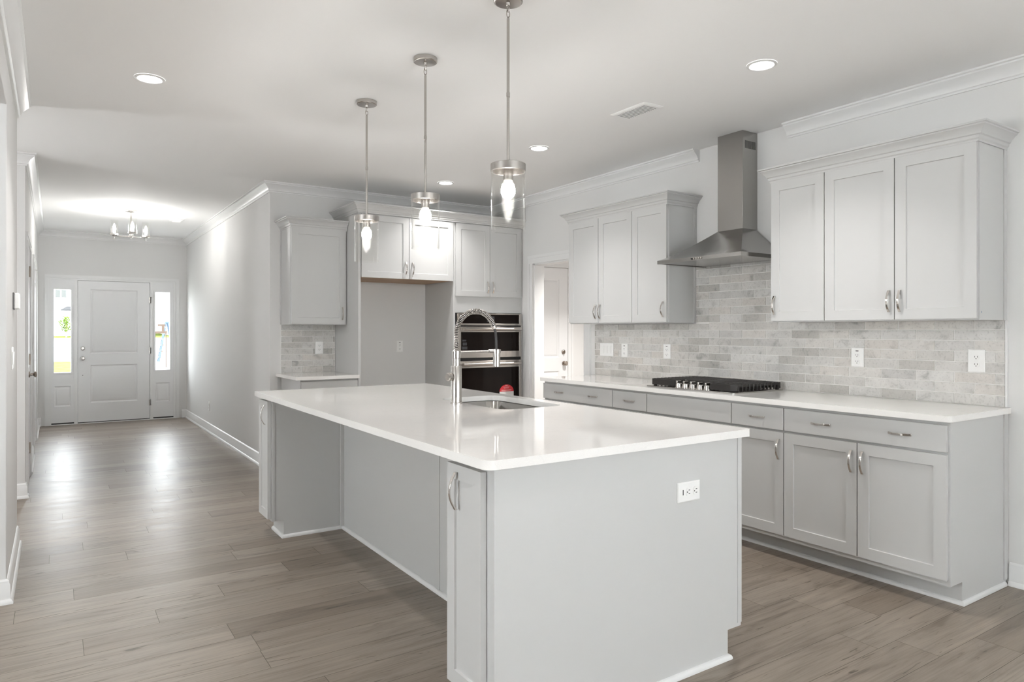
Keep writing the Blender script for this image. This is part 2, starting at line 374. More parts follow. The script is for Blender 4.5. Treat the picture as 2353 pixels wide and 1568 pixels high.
# ------------------------------------------------------------------ mouldings
CROWN = [(0, -.092), (.010, -.092), (.012, -.082), (.020, -.078), (.020, -.068), (.034, -.048), (.052, -.030), (.062, -.022), (.062, -.014), (.074, -.010), (.074, 0), (0, 0)]
def crown(name, path, flip, label=None): return struct(name, MB().sweep(CROWN, [(x, y, ZC) for x, y in path], flip), 'trim', label=label)
crown('trim_1', [(XW, YMIN), (XW, 2.80)], 1, 'white crown moulding on the range wall, near piece right of the hood')
crown('trim_2', [(XW, 3.56), (XW, YK), (XH, YK), (XH, YD), (XL, YD), (XL, YR), (-2.2, YR)], 1, 'white crown moulding from the hood round the kitchen and hallway')
crown('trim_3', [(XL, 5.13), (XL, -1.4)], 1, 'white crown moulding above the opening on the left')
BASE = [(0, 0), (.026, 0), (.026, .010), (.021, .020), (.014, .024), (.014, .092), (.010, .100), (.010, .108), (.004, .116), (0, .118)]
def base(name, path, flip, label=None): return struct(name, MB().sweep(BASE, [(x, y, 0) for x, y in path], flip), 'trim', label=label)
base('baseboard_right', [(XW, YMIN), (XW, 1.515)], 1, 'white baseboard at the right end of the range wall')
base('baseboard_hallway', [(XH+.05, YK), (XH, YK), (XH, YD), (1.605, YD)], 1, 'white baseboard along the right wall of the hallway')
base('baseboard_front', [(-.152, YD), (XL, YD), (XL, 8.95+1.1)], 1, 'white baseboard in the left corner by the front door')
base('baseboard_left', [(XL, 8.72), (XL, 7.66)], 1, 'white baseboard between the doors on the left of the hallway')
base('baseboard_recess', [(XL, 6.66), (XL, YR), (-2.2, YR)], 1, 'white baseboard on the corner past the side passage')
base('baseboard_pier', [(XL-.13, 5.17), (XL, 5.17), (XL, 4.09), (XL-.13, 4.09)], 1, 'white baseboard round the wall end on the left')

def casing(mb, F, w_, h_, cw=.088, floor=True):
    for a0, a1 in ((-cw, 0), (w_, w_+cw)):
        mb.fbox(F, a0, a1, 0, h_, 0, .013)
        o0 = a0 if a0 < 0 else a1-.03
        mb.fbox(F, o0, o0+.03, 0, h_, .013, .019)
        i0 = -.012 if a0 < 0 else w_
        mb.fbox(F, i0, i0+.012, 0, h_, .013, .017)
    mb.fbox(F, -cw, w_+cw, h_, h_+cw, 0, .013); mb.fbox(F, -cw, w_+cw, h_+cw-.03, h_+cw, .013, .019); mb.fbox(F, -.012, w_+.012, h_, h_+.012, .013, .017)
    return mb
# cased doorway in the range wall
F = FR((XW, 5.74, 0), (0, -1, 0), (-1, 0, 0))
mb = casing(MB(), F, .82, 2.0, .085)
mb.fbox(F, 0, .015, 0, 2.0, -.12, 0).fbox(F, .805, .82, 0, 2.0, -.12, 0).fbox(F, 0, .82, 1.985, 2.0, -.12, 0)
struct('trim_4', mb, 'trim', label='white casing round the doorway beside the oven cabinet')

# ------------------------------------------------------------------ doors
RAISED = [(.0, 0), (.012, -.009), (.022, -.009), (.026, -.006), (.050, -.001)]
SHAKER = [(0, 0), (.0015, -.008)]
def slab(mb, F, a0, a1, b0, b1, t, panels=(), prof=SHAKER, c0=0):
    """front at c0+t; panels stacked vertically share one a-range"""
    ct = c0+t
    if not panels: return mb.fbox(F, a0, a1, b0, b1, c0, ct)
    q = lambda x0, x1, y0, y1: mb.add([F(x0, y0, ct), F(x1, y0, ct), F(x1, y1, ct), F(x0, y1, ct)], [(0, 1, 2, 3)])
    pa0, pa1 = panels[0][0], panels[0][1]
    q(a0, pa0, b0, b1); q(pa1, a1, b0, b1)
    prev = b0
    for (x0, x1, y0, y1) in panels:
        q(x0, x1, prev, y0); prev = y1
        rings = []
        for ins, d in prof:
            rings.append([F(x0+ins, y0+ins, ct+d), F(x1-ins, y0+ins, ct+d), F(x1-ins, y1-ins, ct+d), F(x0+ins, y1-ins, ct+d)])
        o = len(mb.v)
        for r in rings: mb.v += r
        for i in range(len(rings)-1):
            for k in range(4): mb.f.append((o+i*4+k, o+i*4+(k+1) % 4, o+i*4+4+(k+1) % 4, o+i*4+4+k))
        e = o+(len(rings)-1)*4; mb.f.append((e, e+1, e+2, e+3))
    q(pa0, pa1, prev, b1)
    c = [F(a0, b0, c0), F(a1, b0, c0), F(a1, b1, c0), F(a0, b1, c0)]; d = [F(a0, b0, ct), F(a1, b0, ct), F(a1, b1, ct), F(a0, b1, ct)]
    mb.add(c+d, [(0, 3, 2, 1), (0, 1, 5, 4), (1, 2, 6, 5), (2, 3, 7, 6), (3, 0, 4, 7)])
    return mb
def knob(name, parent, F, a, b, c, m, r=.028, L=.055):
    p = [(r, 0), (r, .006), (r*.9, .009), (.011, .012), (.010, L*.5), (.014, L*.58), (r*.93, L*.72), (r*.98, L*.85), (r*.75, L*.97), (.004, L)]
    return obj(name, MB().lathe(F(a, b, c), p, 24, F.n), m, parent)
def bolt(name, parent, F, a, b, c, m, r=.027):
    mb = MB().lathe(F(a, b, c), [(r, 0), (r, .008), (r*.85, .013), (.018, .016), (.017, .020), (.001, .021)], 24, F.n)
    mb.fbox(F, a-.005, a+.005, b-.013, b+.013, c+.018, c+.034)
    return obj(name, mb, m, parent)
def hinge(parent, F, a, b, c, m='brushed'):
    mb = MB().lathe(F(a, b-.045, c+.006), [(.006, 0), (.006, .09), (.003, .096)], 10, F.v)
    mb.fbox(F, a-.014, a+.014, b-.042, b+.042, c-.0005, c+.002)
    return obj('hinge', mb, m, parent)

# front door unit (door between two sidelights)
F = FR((FX0, YD, 0), (1, 0, 0), (0, -1, 0))
FW = FX1-FX0
mb = casing(MB(), F, FW, FZ, .045)
# frame posts and head
dx0, dx1 = .276-FX0, 1.173-FX0
for a0, a1 in ((0, .03), (dx0-.045, dx0-.004), (dx1+.004, dx1+.045), (FW-.03, FW)): mb.fbox(F, a0, a1, .012, FZ-.02, -.11, .002)
mb.fbox(F, 0, FW, FZ-.022, FZ, -.11, .003).fbox(F, dx0-.045, dx0+.012, .03, FZ-.02, -.09, -.0475).fbox(F, dx1-.012, dx1+.045, .03, FZ-.02, -.09, -.0475).fbox(F, dx0, dx1, 2.0, FZ-.02, -.09, -.0475)
mb.fbox(F, 0, FW, 0, .012, -.11, .015).fbox(F, .03, FW-.03, .012, .05, -.09, -.062)
struct('trim_5', mb, 'trim', label='white frame and casing round the front door and its sidelights')
d1 = structroot('door_1', F((dx0+dx1)/2, 0, -.03), 'white two-panel front door between glazed sidelights')
px0, px1 = .425-FX0, 1.015-FX0
mb = slab(MB(), F, dx0, dx1, .022, 2.018, .04, [(px0, px1, .29, .827), (px0, px1, .988, 1.90)], RAISED, -.045)
obj('door_panel', mb, 'door', d1)
obj('threshold', MB().fbox(F, dx0, dx1, .012, .022, -.06, -.002), 'dark', d1)
bolt('deadbolt', d1, F, .333-FX0, 1.063, -.005, 'brushed'); knob('door_knob', d1, F, .333-FX0, .922, -.005, 'brushed')
obj('viewer', MB().lathe(F(.333-FX0, .683, -.006), [(.005, 0), (.005, .003)], 12, F.n), 'dark', d1)
for z in (.254, 1.019, 1.765): hinge(d1, F, dx1+.004, z, .0)
obj('door_stop', MB().tube([F(dx1+.004, 1.81, .01), F(dx1+.03, 1.81, .03)], .004, 8), 'brushed', d1)
for nm, a0, a1, g0, g1, lb in (('window_1', .03, dx0-.045, -.004-FX0, .194-FX0, 'narrow glazed sidelight left of the front door'), ('window_2', dx1+.045, FW-.03, 1.248-FX0, 1.440-FX0, 'narrow glazed sidelight right of the front door')):
    r = structroot(nm, F((a0+a1)/2, 0, -.03), lb)
    mb = MB(); c0, c1 = -.045, -.005
    # stiles and rails around the glass
    mb.fbox(F, a0, g0, .03, FZ-.018, c0, c1).fbox(F, g1, a1, .03, FZ-.018, c0, c1).fbox(F, g0, g1, 1.886, FZ-.018, c0, c1)
    slab(mb, F, g0, g1, .03, .731, .04, [(g0+.002, g1-.002, .257, .54)], RAISED, c0)
    # raised lite frame
    for x0, x1, y0, y1 in ((g0-.02, g0, .711, 1.906), (g1, g1+.02, .711, 1.906), (g0, g1, .711, .731), (g0, g1, 1.886, 1.906)): mb.fbox(F, x0, x1, y0, y1, c1, c1+.010)
    obj('sash', mb, 'door', r)
    obj('pane', MB().fbox(F, g0, g1, .731, 1.886, -.028, -.022), 'pane', r, smooth=False)
    obj('threshold', MB().fbox(F, a0, a1, .012, .03, -.05, -.003), 'dark', r)

# closet doors on the left hallway wall
F = FR((XL, 7.56, 0), (0, -1, 0), (1, 0, 0))
struct('trim_6', casing(MB(), F, .82, 2.03, .07), 'trim', label='white casing of the first door on the left of the hallway')
d2 = structroot('door_2', F(.41, 0, 0), 'white panelled door on the left of the hallway with a dark knob')
obj('door_panel', slab(MB(), F, .003, .817, .01, 2.027, .006, [(.13, .69, .25, .8), (.13, .69, .95, 1.88)], RAISED, .001), 'door', d2)
knob('door_knob', d2, F, .35, .935, .007, 'bronze', .026, .06)
for z in (.287, 1.06, 1.826): hinge(d2, F, .235, z, .007, 'bronze')
F = FR((XL, 9.95, 0), (0, -1, 0), (1, 0, 0))
struct('trim_7', casing(MB(), F, 1.13, 2.03, .08), 'trim', label='white casing of the second door on the left of the hallway')
d3 = structroot('door_3', F(.5, 0, 0), 'second white panelled door on the left of the hallway')
obj('door_panel', slab(MB(), F, .003, 1.127, .01, 2.027, .006, [(.13, 1.0, .25, .8), (.13, 1.0, .95, 1.88)], RAISED, .001), 'door', d3)
# door seen through the doorway
F = FR((4.25, 6.47, 0), (1, 0, 0), (0, -1, 0))
struct('trim_8', casing(MB(), F, .866, 2.062, .08), 'trim', label='white casing round the door beyond the doorway')
d4 = structroot('door_4', F(.43, 0, 0), 'white panelled door with aged knob seen through the doorway')
obj('door_panel', slab(MB(), F, .003, .862, .01, 2.055, .012, [(.13, .735, .22, .834), (.13, .735, .994, 1.923)], RAISED, .001), 'door', d4)
bolt('deadbolt', d4, F, .797, 1.06, .013, 'bronze'); knob('door_knob', d4, F, .805, .925, .013, 'bronze')

# ------------------------------------------------------------------ outlets and switches
def plate(F, w_, h_, label, kind='duplex', group=None, name='outlet', cat='outlet'):
    o = thing(name, label, cat, F(0, 0, 0), group)
    mb = MB(); r = .004
    rings = [[F(sx*(w_/2-i), sy*(h_/2-i), c) for sx, sy in ((-1, -1), (1, -1), (1, 1), (-1, 1))] for i, c in ((0, 0), (0, .003), (.004, .006))]
    mb.loft(rings); obj('cover_plate', mb, 'plastic', o)
    def recept(cy, horiz=False, cx=0):
        G = (lambda a, b, c: F(cx+b, cy-a, c)) if horiz else (lambda a, b, c: F(cx+a, cy+b, c))
        n_ = MB(); ring = [(.0165*math.cos(t*PI/12), max(-.0135, min(.0135, .0165*math.sin(t*PI/12)))) for t in range(24)]
        n_.loft([[G(a, b, c) for a, b in ring] for c in (.0055, .0078)])
        q = obj('receptacle', n_, 'plastic', o)
        s = MB()
        for a in (-.0065, .0065): s.add([G(a+x, .003+y, c) for x in (-.0012, .0012) for y in (-.004, .004) for c in (.0077, .0082)], [(0, 1, 3, 2), (4, 6, 7, 5), (0, 4, 5, 1), (2, 3, 7, 6), (0, 2, 6, 4), (1, 5, 7, 3)])
        s.loft([[G(.0026*math.cos(t*PI/4), -.0075+.0026*math.sin(t*PI/4), c) for t in range(8)] for c in (.0077, .0082)])
        obj('slot', s, 'dark', q)
    if kind in ('duplex', 'usb'):
        dy = -.008 if kind == 'usb' else 0
        recept(.0195+dy); recept(-.0195+dy)
        if kind == 'usb': obj('port', MB().fbox(F, -.009, .009, .036, .041, .0055, .0066), 'dark', o)
    if kind == 'horizontal':
        recept(0, True, -.005); recept(0, True, .034); obj('port', MB().fbox(F, -.036, -.032, -.010, .010, .0055, .0066), 'dark', o)
    if kind == 'wide':
        recept(.0195, False, 0); recept(-.0195, False, 0)
        obj('reset_button', MB().fbox(F, -.006, .006, -.003, .003, .0058, .0075), 'plastic', o)
    if kind == 'switches':
        n_ = 3
        for i in range(n_):
            cx = (i-(n_-1)/2)*.046
            obj('rocker', MB().add([F(cx+a, b, c) for a in (-.016, .016) for b, c in ((-.033, .0055), (-.033, .0085), (.033, .0105), (.033, .0055))],
                [(0, 1, 2, 3), (7, 6, 5, 4), (0, 4, 5, 1), (1, 5, 6, 2), (2, 6, 7, 3), (3, 7, 4, 0)]), 'plastic', o)
    return o
def onhood(yc, z): return FR((XTILE-.0005, yc, z), (0, -1, 0), (-1, 0, 0))
plate(onhood(4.604, 1.144), .174, .118, 'wide white switch plate at the left end of the tiled backsplash', 'switches', name='switch_plate', cat='light switch')
plate(onhood(4.374, 1.143), .074, .120, 'white outlet with charging port just right of the wide switch plate', 'usb')
plate(onhood(3.882, 1.147), .076, .118, 'white outlet with charging port just left of the cooktop', 'usb')
plate(onhood(2.315, 1.149), .078, .118, 'white outlet with charging port on the backsplash right of the cooktop', 'usb')
plate(onhood(1.664, 1.150), .082, .122, 'white outlet with reset button at the far right of the backsplash', 'wide')
plate(FR((2.129, YK-.0125, 1.149), (1, 0, 0), (0, -1, 0)), .078, .120, 'white outlet on the small tiled wall left of the refrigerator recess', 'wide')
plate(FR((2.977, YK-.0005, 1.151), (1, 0, 0), (0, -1, 0)), .072, .118, 'white outlet with charging port inside the empty refrigerator recess', 'usb')
plate(FR((2.008, 1.7995, .699), (1, 0, 0), (0, -1, 0)), .122, .075, 'white sideways outlet on the end panel of the island', 'horizontal')
plate(FR((XH-.0005, 9.56, .335), (0, -1, 0), (-1, 0, 0)), .072, .116, 'white outlet low on the right hallway wall', 'duplex')
plate(FR((XL+.0005, 4.52, 1.165), (0, 1, 0), (1, 0, 0)), .118, .118, 'white switch plate on the wall end at the left edge', 'switches', name='switch_plate', cat='light switch')
# thermostat
t = thing('thermostat', 'small white thermostat box on the wall end at the left edge', 'thermostat', (XL, 4.70, 1.475))
F = FR((XL, 4.70, 1.475), (0, 1, 0), (1, 0, 0))
obj('backplate', MB().fbox(F, -.062, .062, -.046, .046, .0005, .006), 'gap', t, .002)
obj('housing', MB().fbox(F, -.06, .06, -.044, .044, .006, .030), 'plastic', t, .006, seg=3)

# ------------------------------------------------------------------ handles
def handle(parent, c, along, out, L=.118, rise=.027, wd=.012, th=.0042):
    c = Vector(c); al = Vector(along); ou = Vector(out); sd = al.cross(ou); rings = []; N = 16
    for i in range(N+1):
        t_ = -1+2*i/N
        h = rise*(1-abs(t_)**2.3)
        th_ = th*(1+1.3*abs(t_)**6); wd_ = wd*(1-.12*(1-t_*t_))
        p = c+al*(t_*L/2)+ou*(h+.0005)
        rings.append([p+sd*(-wd_/2), p+sd*(wd_/2), p+sd*(wd_/2)+ou*th_, p+sd*(-wd_/2)+ou*th_])
    return obj('handle', MB().loft(rings), 'nickel', parent, .0008, ang=30)

# ------------------------------------------------------------------ cabinets on the range wall
def shaker(F, a0, a1, b0, b1, t=.02, fr=.057): return slab(MB(), F, a0, a1, b0, b1, t, [(a0+fr, a1-fr, b0+fr, b1-fr)], SHAKER)
def door(parent, F, a0, a1, b0, b1, hp=None, label=None):
    d = obj('door', shaker(F, a0, a1, b0, b1), 'cab', parent, .0012, smooth=False)
    if hp: handle(d, F(hp[0], hp[1], .02), F.v, F.n)
    return d
def drawer(parent, F, a0, a1, b0, b1, hs=()):
    d = obj('drawer_front', MB().fbox(F, a0, a1, b0, b1, 0, .02), 'cab', parent, .0016)
    for h in hs: handle(d, F(h, (b0+b1)/2, .02), F.u, F.n, .112)
    return d
XB = 3.487                                  # front of base boxes
Fb = FR((XB, 0, 0), (0, -1, 0), (-1, 0, 0))  # a = -Y
def basecab(name, label, y0, y1, ndoor, handles, doorh, dr=True, endpanel=None):
    o = thing(name, label, 'cabinet', (3.8, (y0+y1)/2, 0), 'base cabinets under the range wall counter')
    mb = MB().box(XB, XW-.002, y0, y1, .11, ZT-.031).box(3.605, XW-.002, y0, y1, .0, .11)
    obj('carcass', mb, 'cab', o, smooth=False)
    g = .003
    drawer(o, Fb, -y1+g, -y0-g, .740, .867, [-h for h in handles])
    w_ = (y1-y0)/ndoor
    for i in range(ndoor):
        a0, a1 = -y1+i*w_+g, -y1+(i+1)*w_-g
        hp = None
        if doorh: 
            hp = (a1-.027, .63) if i == 0 and ndoor == 2 else (a0+.027, .63)
            if ndoor == 1: hp = (a1-.027, .63) if doorh == 'r' else (a0+.027, .63)
        door(o, Fb, a0, a1, .138, .727, hp)
    return o
cA = basecab('base_cabinet', 'light grey base cabinet with a two-pull drawer over two doors, right end of the counter', 1.535, 2.398, 2, (2.167, 1.748), True)
obj('end_panel', MB().box(XB, XW-.002, 1.529, 1.535, .11, ZT-.031).box(3.605, XW-.002, 1.529, 1.535, 0, .11), 'cab', cA, smooth=False)
obj('scribe_strip', MB().box(XW-.045, XW-.002, 1.522, 1.529, 0.03, ZT-.031), 'cab', cA)
basecab('base_cabinet', 'narrow light grey base cabinet with one drawer pull, right of the cooktop cabinet', 2.398, 2.763, 1, (2.578,), 'r')
basecab('base_cabinet', 'light grey base cabinet under the cooktop with a plain front and no pull', 2.763, 3.487, 2, (), True)
basecab('base_cabinet', 'narrow light grey base cabinet with one drawer pull, left of the cooktop cabinet', 3.487, 3.845, 1, (3.663,), 'l')
basecab('base_cabinet', 'light grey base cabinet with two drawer pulls, far end of the counter by the doorway', 3.845, 4.718, 2, (4.491, 4.067), True)
SHOE = [(0, 0), (.014, 0), (.014, .008), (.010, .016), (.003, .020), (0, .020)]
struct('trim_9', MB().sweep(SHOE, [(XW-.03, 1.529, 0), (3.605, 1.529, 0), (3.605, 4.718, 0)], 1), 'trim', label='white shoe moulding along the toe kick of the range wall cabinets')

Fu = FR((3.795, 0, 0), (0, -1, 0), (-1, 0, 0))
def uppercab(label, y0, y1, z0, z1, doors, side=None):
    o = thing('wall_cabinet', label, 'cabinet', (3.95, (y0+y1)/2, z0), 'wall cabinets beside the range hood')
    obj('carcass', MB().box(3.795, XW, y0, y1, z0, z1), 'cab', o, smooth=False)
    for (a, b, h) in doors: door(o, Fu, -b+.0025, -a-.0025, z0+.006, z1-.006, (-h, 1.471))
    if side is not None:
        s = 1 if side > 0 else -1
        yy = y1 if side > 0 else y0
        mb = MB().box(XW-.03, XW-.0005, min(yy, yy+s*.006), max(yy, yy+s*.006), z0+.002, z1)
        obj('scribe_strip', mb, 'cab', o)
        obj('scribe_strip', MB().box(3.797, 3.815, min(yy, yy+s*.003), max(yy, yy+s*.003), z0+.002, z1), 'cab', o)
    return o
uppercab('large light grey two-door wall cabinet, rightmost on the range wall', 1.535, 2.34, 1.366, 2.252, [(1.535, 1.934, 1.904), (1.934, 2.34, 1.962)], -1)
uppercab('narrow single-door light grey wall cabinet immediately right of the range hood', 2.34, 2.703, 1.366, 2.252, [(2.34, 2.703, 2.673)])
uppercab('narrow single-door light grey wall cabinet immediately left of the range hood', 3.592, 3.96, 1.372, 2.258, [(3.592, 3.96, 3.624)], -1)
uppercab('light grey wall cabinet with two doors beside the doorway, left of the range hood', 3.96, 4.755, 1.372, 2.258, [(3.96, 4.36, 4.334), (4.36, 4.755, 4.389)])
CC = [(0, 0), (.006, 0), (.006, .010), (.012, .016), (.014, .030), (.022, .034), (.026, .046), (.040, .062), (.052, .070), (.052, .076), (.060, .079), (.060, .088), (0, .088)]
def ccrown(label, path, flip, z, sc_=1, name='cabinet_crown'):
    o = obj(name, MB().sweep([(a*sc_, b*sc_) for a, b in CC], [(x, y, z) for x, y in path], flip), 'cab')
    return tag(o, label, 'moulding', 'stepped crowns on the cabinets')
ccrown('light grey stepped crown on top of the rightmost wall cabinets', [(XW, 1.533), (3.779, 1.533), (3.779, 2.703), (XW, 2.703)], 1, 2.245)
ccrown('light grey stepped crown on top of the wall cabinets left of the hood', [(XW, 3.590), (3.779, 3.590), (3.779, 4.755), (XW, 4.755)], 1, 2.251)
tp = tag(obj('tape_scrap', MB().box(3.800, 3.812, 1.5325, 1.534, 1.378, 1.405).box(3.808, 3.822, 1.5325, 1.534, 1.400, 1.408), 'tape'), 'tiny scrap of blue tape on the side of the rightmost wall cabinet', 'tape')

# ------------------------------------------------------------------ counters
def rrect(x0, x1, y0, y1, rs, seg=8):
    """rs: radii at (x0,y0),(x1,y0),(x1,y1),(x0,y1)"""
    out = []
    for (cx, cy, sx, sy, r, a) in ((x0, y0, 1, 1, rs[0], PI), (x1, y0, -1, 1, rs[1], 1.5*PI), (x1, y1, -1, -1, rs[2], 0), (x0, y1, 1, -1, rs[3], .5*PI)):
        if r <= 0: out.append((cx, cy)); continue
        for k in range(seg+1):
            t_ = a+k*PI/2/seg; out.append((cx+sx*r+r*math.cos(t_), cy+sy*r+r*math.sin(t_)))
    return out
def counter(outer, z0, z1, hole=None):
    b = bmesh.new(); es = []
    for loop in (outer, hole) if hole else (outer,):
        vs = [b.verts.new((x, y, z1)) for x, y in loop]
        es += [b.edges.new((vs[i], vs[(i+1) % len(vs)])) for i in range(len(vs))]
    bmesh.ops.triangle_fill(b, edges=es, use_beauty=True)
    r = bmesh.ops.extrude_face_region(b, geom=list(b.faces))
    bmesh.ops.translate(b, verts=[g for g in r['geom'] if isinstance(g, bmesh.types.BMVert)], vec=(0, 0, z0-z1))
    b.verts.index_update()
    mb = MB().add([v.co.copy() for v in b.verts], [[v.index for v in f.verts] for f in b.faces]); b.free()
    return mb
tag(obj('countertop', counter(rrect(3.447, XW-.0005, 1.510, 4.735, (.03, 0, 0, .006)), ZT-.03, ZT), 'quartz', None, .002, ang=25),
    'long white quartz countertop along the range wall', 'countertop', 'white quartz countertops')
tag(obj('countertop', counter(rrect(1.722, 2.2895, 5.905, YK-.0005, (.015, 0, 0, 0)), ZT-.03, ZT), 'quartz', None, .002, ang=25),
    'short white quartz countertop left of the refrigerator recess', 'countertop', 'white quartz countertops')
IX0, IX1, IY0, IY1 = 1.090, 2.342, 1.769, 4.680
SX0, SX1, SY0, SY1 = 1.868, 2.262, 2.878, 3.575
tag(obj('countertop', counter(rrect(IX0, IX1, IY0, IY1, (.04, .012, .012, .012)), ZT-.03, ZT, rrect(SX0, SX1, SY0, SY1, (.07,)*4)), 'quartz', None, .002, ang=25),
    'large white quartz island countertop with the sink cut into it', 'countertop', 'white quartz countertops')

# ------------------------------------------------------------------ backsplash tiles
def tiles(F, w_, h_, L=.1985, H=.0573, phase=0., skip=None, z0=0.):
    mb = MB(); row = 0; b = z0; g = .0019
    while b < h_-.004:
        a = -phase-(L/2 if row % 2 else 0)
        while a < w_:
            x0, x1 = max(a, 0)+g, min(a+L, w_)-g; y1 = min(b+H, h_)-g
            if x1-x0 > .006:
                if skip is None: mb.fbox(F, x0, x1, b+g, y1, .001, .0105)
                else:
                    for (p, q, r1) in skip(x0, x1, b+g, y1): mb.fbox(F, p, q, b+g, r1, .001, .0105)
            a += L
        b += H; row += 1
    return mb
Ft = FR((XW, 4.772, ZT+.0005), (0, -1, 0), (-1, 0, 0))   # a = 4.772 - Y
TW = 4.772-1.533
lo = 1.366-ZT-.001; hi = 1.80-ZT-.0005; ya, yb = 4.772-3.589, 4.772-2.705
def sk(x0, x1, b0, b1):
    out = []
    if b0 < lo-.004:
        return [(x0, x1, b1 if (b1 <= lo or (x0 >= ya and x1 <= yb)) else (lo if not(x0 < yb and x1 > ya) else b1))] if b1 <= lo or not (x0 < ya < x1 or x0 < yb < x1) else [(x0, x1, lo)]
    p, q = max(x0, ya+.001), min(x1, yb-.001)
    return [(p, q, b1)] if q-p > .006 else []
bs = thing('backsplash', 'running-bond backsplash of small grey stone-look tiles behind the cooktop', 'backsplash', (XW-.005, 3.15, ZT))
mb = MB().fbox(Ft, 0, TW, 0, lo, .001, .0075).fbox(Ft, ya, yb, lo, hi, .001, .0075)
obj('grout', mb, 'grout', bs, smooth=False)
obj('tiles', tiles(Ft, TW, hi, phase=(4.772-1.576) % .1985 and (.1985-((4.772-1.576) % .1985)), skip=sk), 'tile', bs, .0008, seg=1)
obj('edge_strip', MB().fbox(Ft, TW, TW+.010, 0, lo, .001, .012), 'trim', bs)
Fs = FR((1.768, YK, ZT+.0005), (1, 0, 0), (0, -1, 0))
bs2 = thing('backsplash', 'small square of grey stone-look tiles left of the refrigerator recess', 'backsplash', (2.03, YK-.005, ZT))
obj('grout', MB().fbox(Fs, 0, .521, 0, lo+.003, 0, .0075), 'grout', bs2, smooth=False)
obj('tiles', tiles(Fs, .519, lo+.003, phase=0), 'tile', bs2, .0008, seg=1)

# ------------------------------------------------------------------ refrigerator wall
YF = 5.955
Ff = FR((0, YF, 0), (1, 0, 0), (0, -1, 0))
# small wall cabinet
Fsu = FR((0, 6.245, 0), (1, 0, 0), (0, -1, 0))
o = thing('wall_cabinet', 'single-door light grey wall cabinet over the small tiled wall by the hallway', 'cabinet', (2.03, 6.4, 1.368))
obj('carcass', MB().box(1.768, 2.289, 6.245, YK, 1.368, 2.252), 'cab', o, smooth=False)
door(o, Fsu, 1.772, 2.272, 1.374, 2.246, (2.244, 1.472))
obj('scribe_strip', MB().box(1.762, 1.768, YK-.03, YK-.0005, 1.37, 2.252), 'cab', o)
ccrown('light grey stepped crown on the single-door cabinet by the hallway', [(2.288, 6.229), (1.770, 6.229), (1.770, YK)], 1, 2.246)
# small base cabinet
o = thing('base_cabinet', 'light grey base cabinet under the short counter beside the refrigerator recess', 'cabinet', (2.03, 6.25, 0))
obj('carcass', MB().box(1.770, 2.289, YF, YK, .11, ZT-.031).box(1.770, 2.289, YF+.075, YK, 0, .11), 'cab', o, smooth=False)
drawer(o, Ff, 1.776, 2.284, .740, .867, [2.03]); door(o, Ff, 1.776, 2.284, .138, .727, (2.25, .63))
obj('scribe_strip', MB().box(1.740, 1.770, YK-.012, YK-.0005, .12, ZT-.031), 'cab', o)
# tall side panel
tag(obj('side_panel', MB().box(2.2915, 2.315, YF-.012, YK-.0005, 0, 2.385), 'cab', None, .001), 'tall light grey panel at the left of the refrigerator recess', 'panel')
# cabinet over the recess
o = thing('wall_cabinet', 'wide two-door light grey cabinet high over the empty refrigerator recess', 'cabinet', (2.8, 6.25, 1.80))
obj('carcass', MB().box(2.3155, 3.272, YF, YK-.0005, 1.812, 2.385), 'cab', o, smooth=False)
tag(obj('bottom_panel', MB().box(2.317, 3.270, YF+.002, YK-.001, 1.802, 1.8115), 'ply', o, smooth=False), 'bare tan plywood underside')
mid = 2.793
door(o, Ff, 2.321, mid-.003, 1.80, 2.378, (2.757, 1.902)); door(o, Ff, mid+.003, 3.268, 1.80, 2.378, (2.828, 1.902))
# oven tower
o = thing('oven_cabinet', 'tall light grey cabinet holding the wall ovens with two doors above', 'cabinet', (3.69, 6.25, 0))
mb = MB().box(3.273, 3.297, YF-.005, YK-.0005, 0, 2.385).box(4.088, 4.099, YF-.005, YK-.0005, 0, 2.385)
mb.box(3.297, 4.088, YF, YK-.0005, 1.492, 2.385).box(3.297, 4.088, YF, YK-.0005, .11, .395).box(3.297, 4.088, YF+.07, YK-.0005, 0, .11)
obj('carcass', mb, 'cab', o, smooth=False)
mt = 3.693
door(o, Ff, 3.300, mt-.002, 1.656, 2.378, (3.662, 1.752)); door(o, Ff, mt+.002, 4.080, 1.656, 2.378, (3.724, 1.752))
drawer(o, Ff, 3.303, 4.082, .125, .385, [3.69])
tower = o
ccrown('light grey stepped crown along the oven cabinet and the refrigerator cabinet', [(XW-.001, YF-.022), (2.288, YF-.022), (2.288, YK)], 1, 2.384, .98)
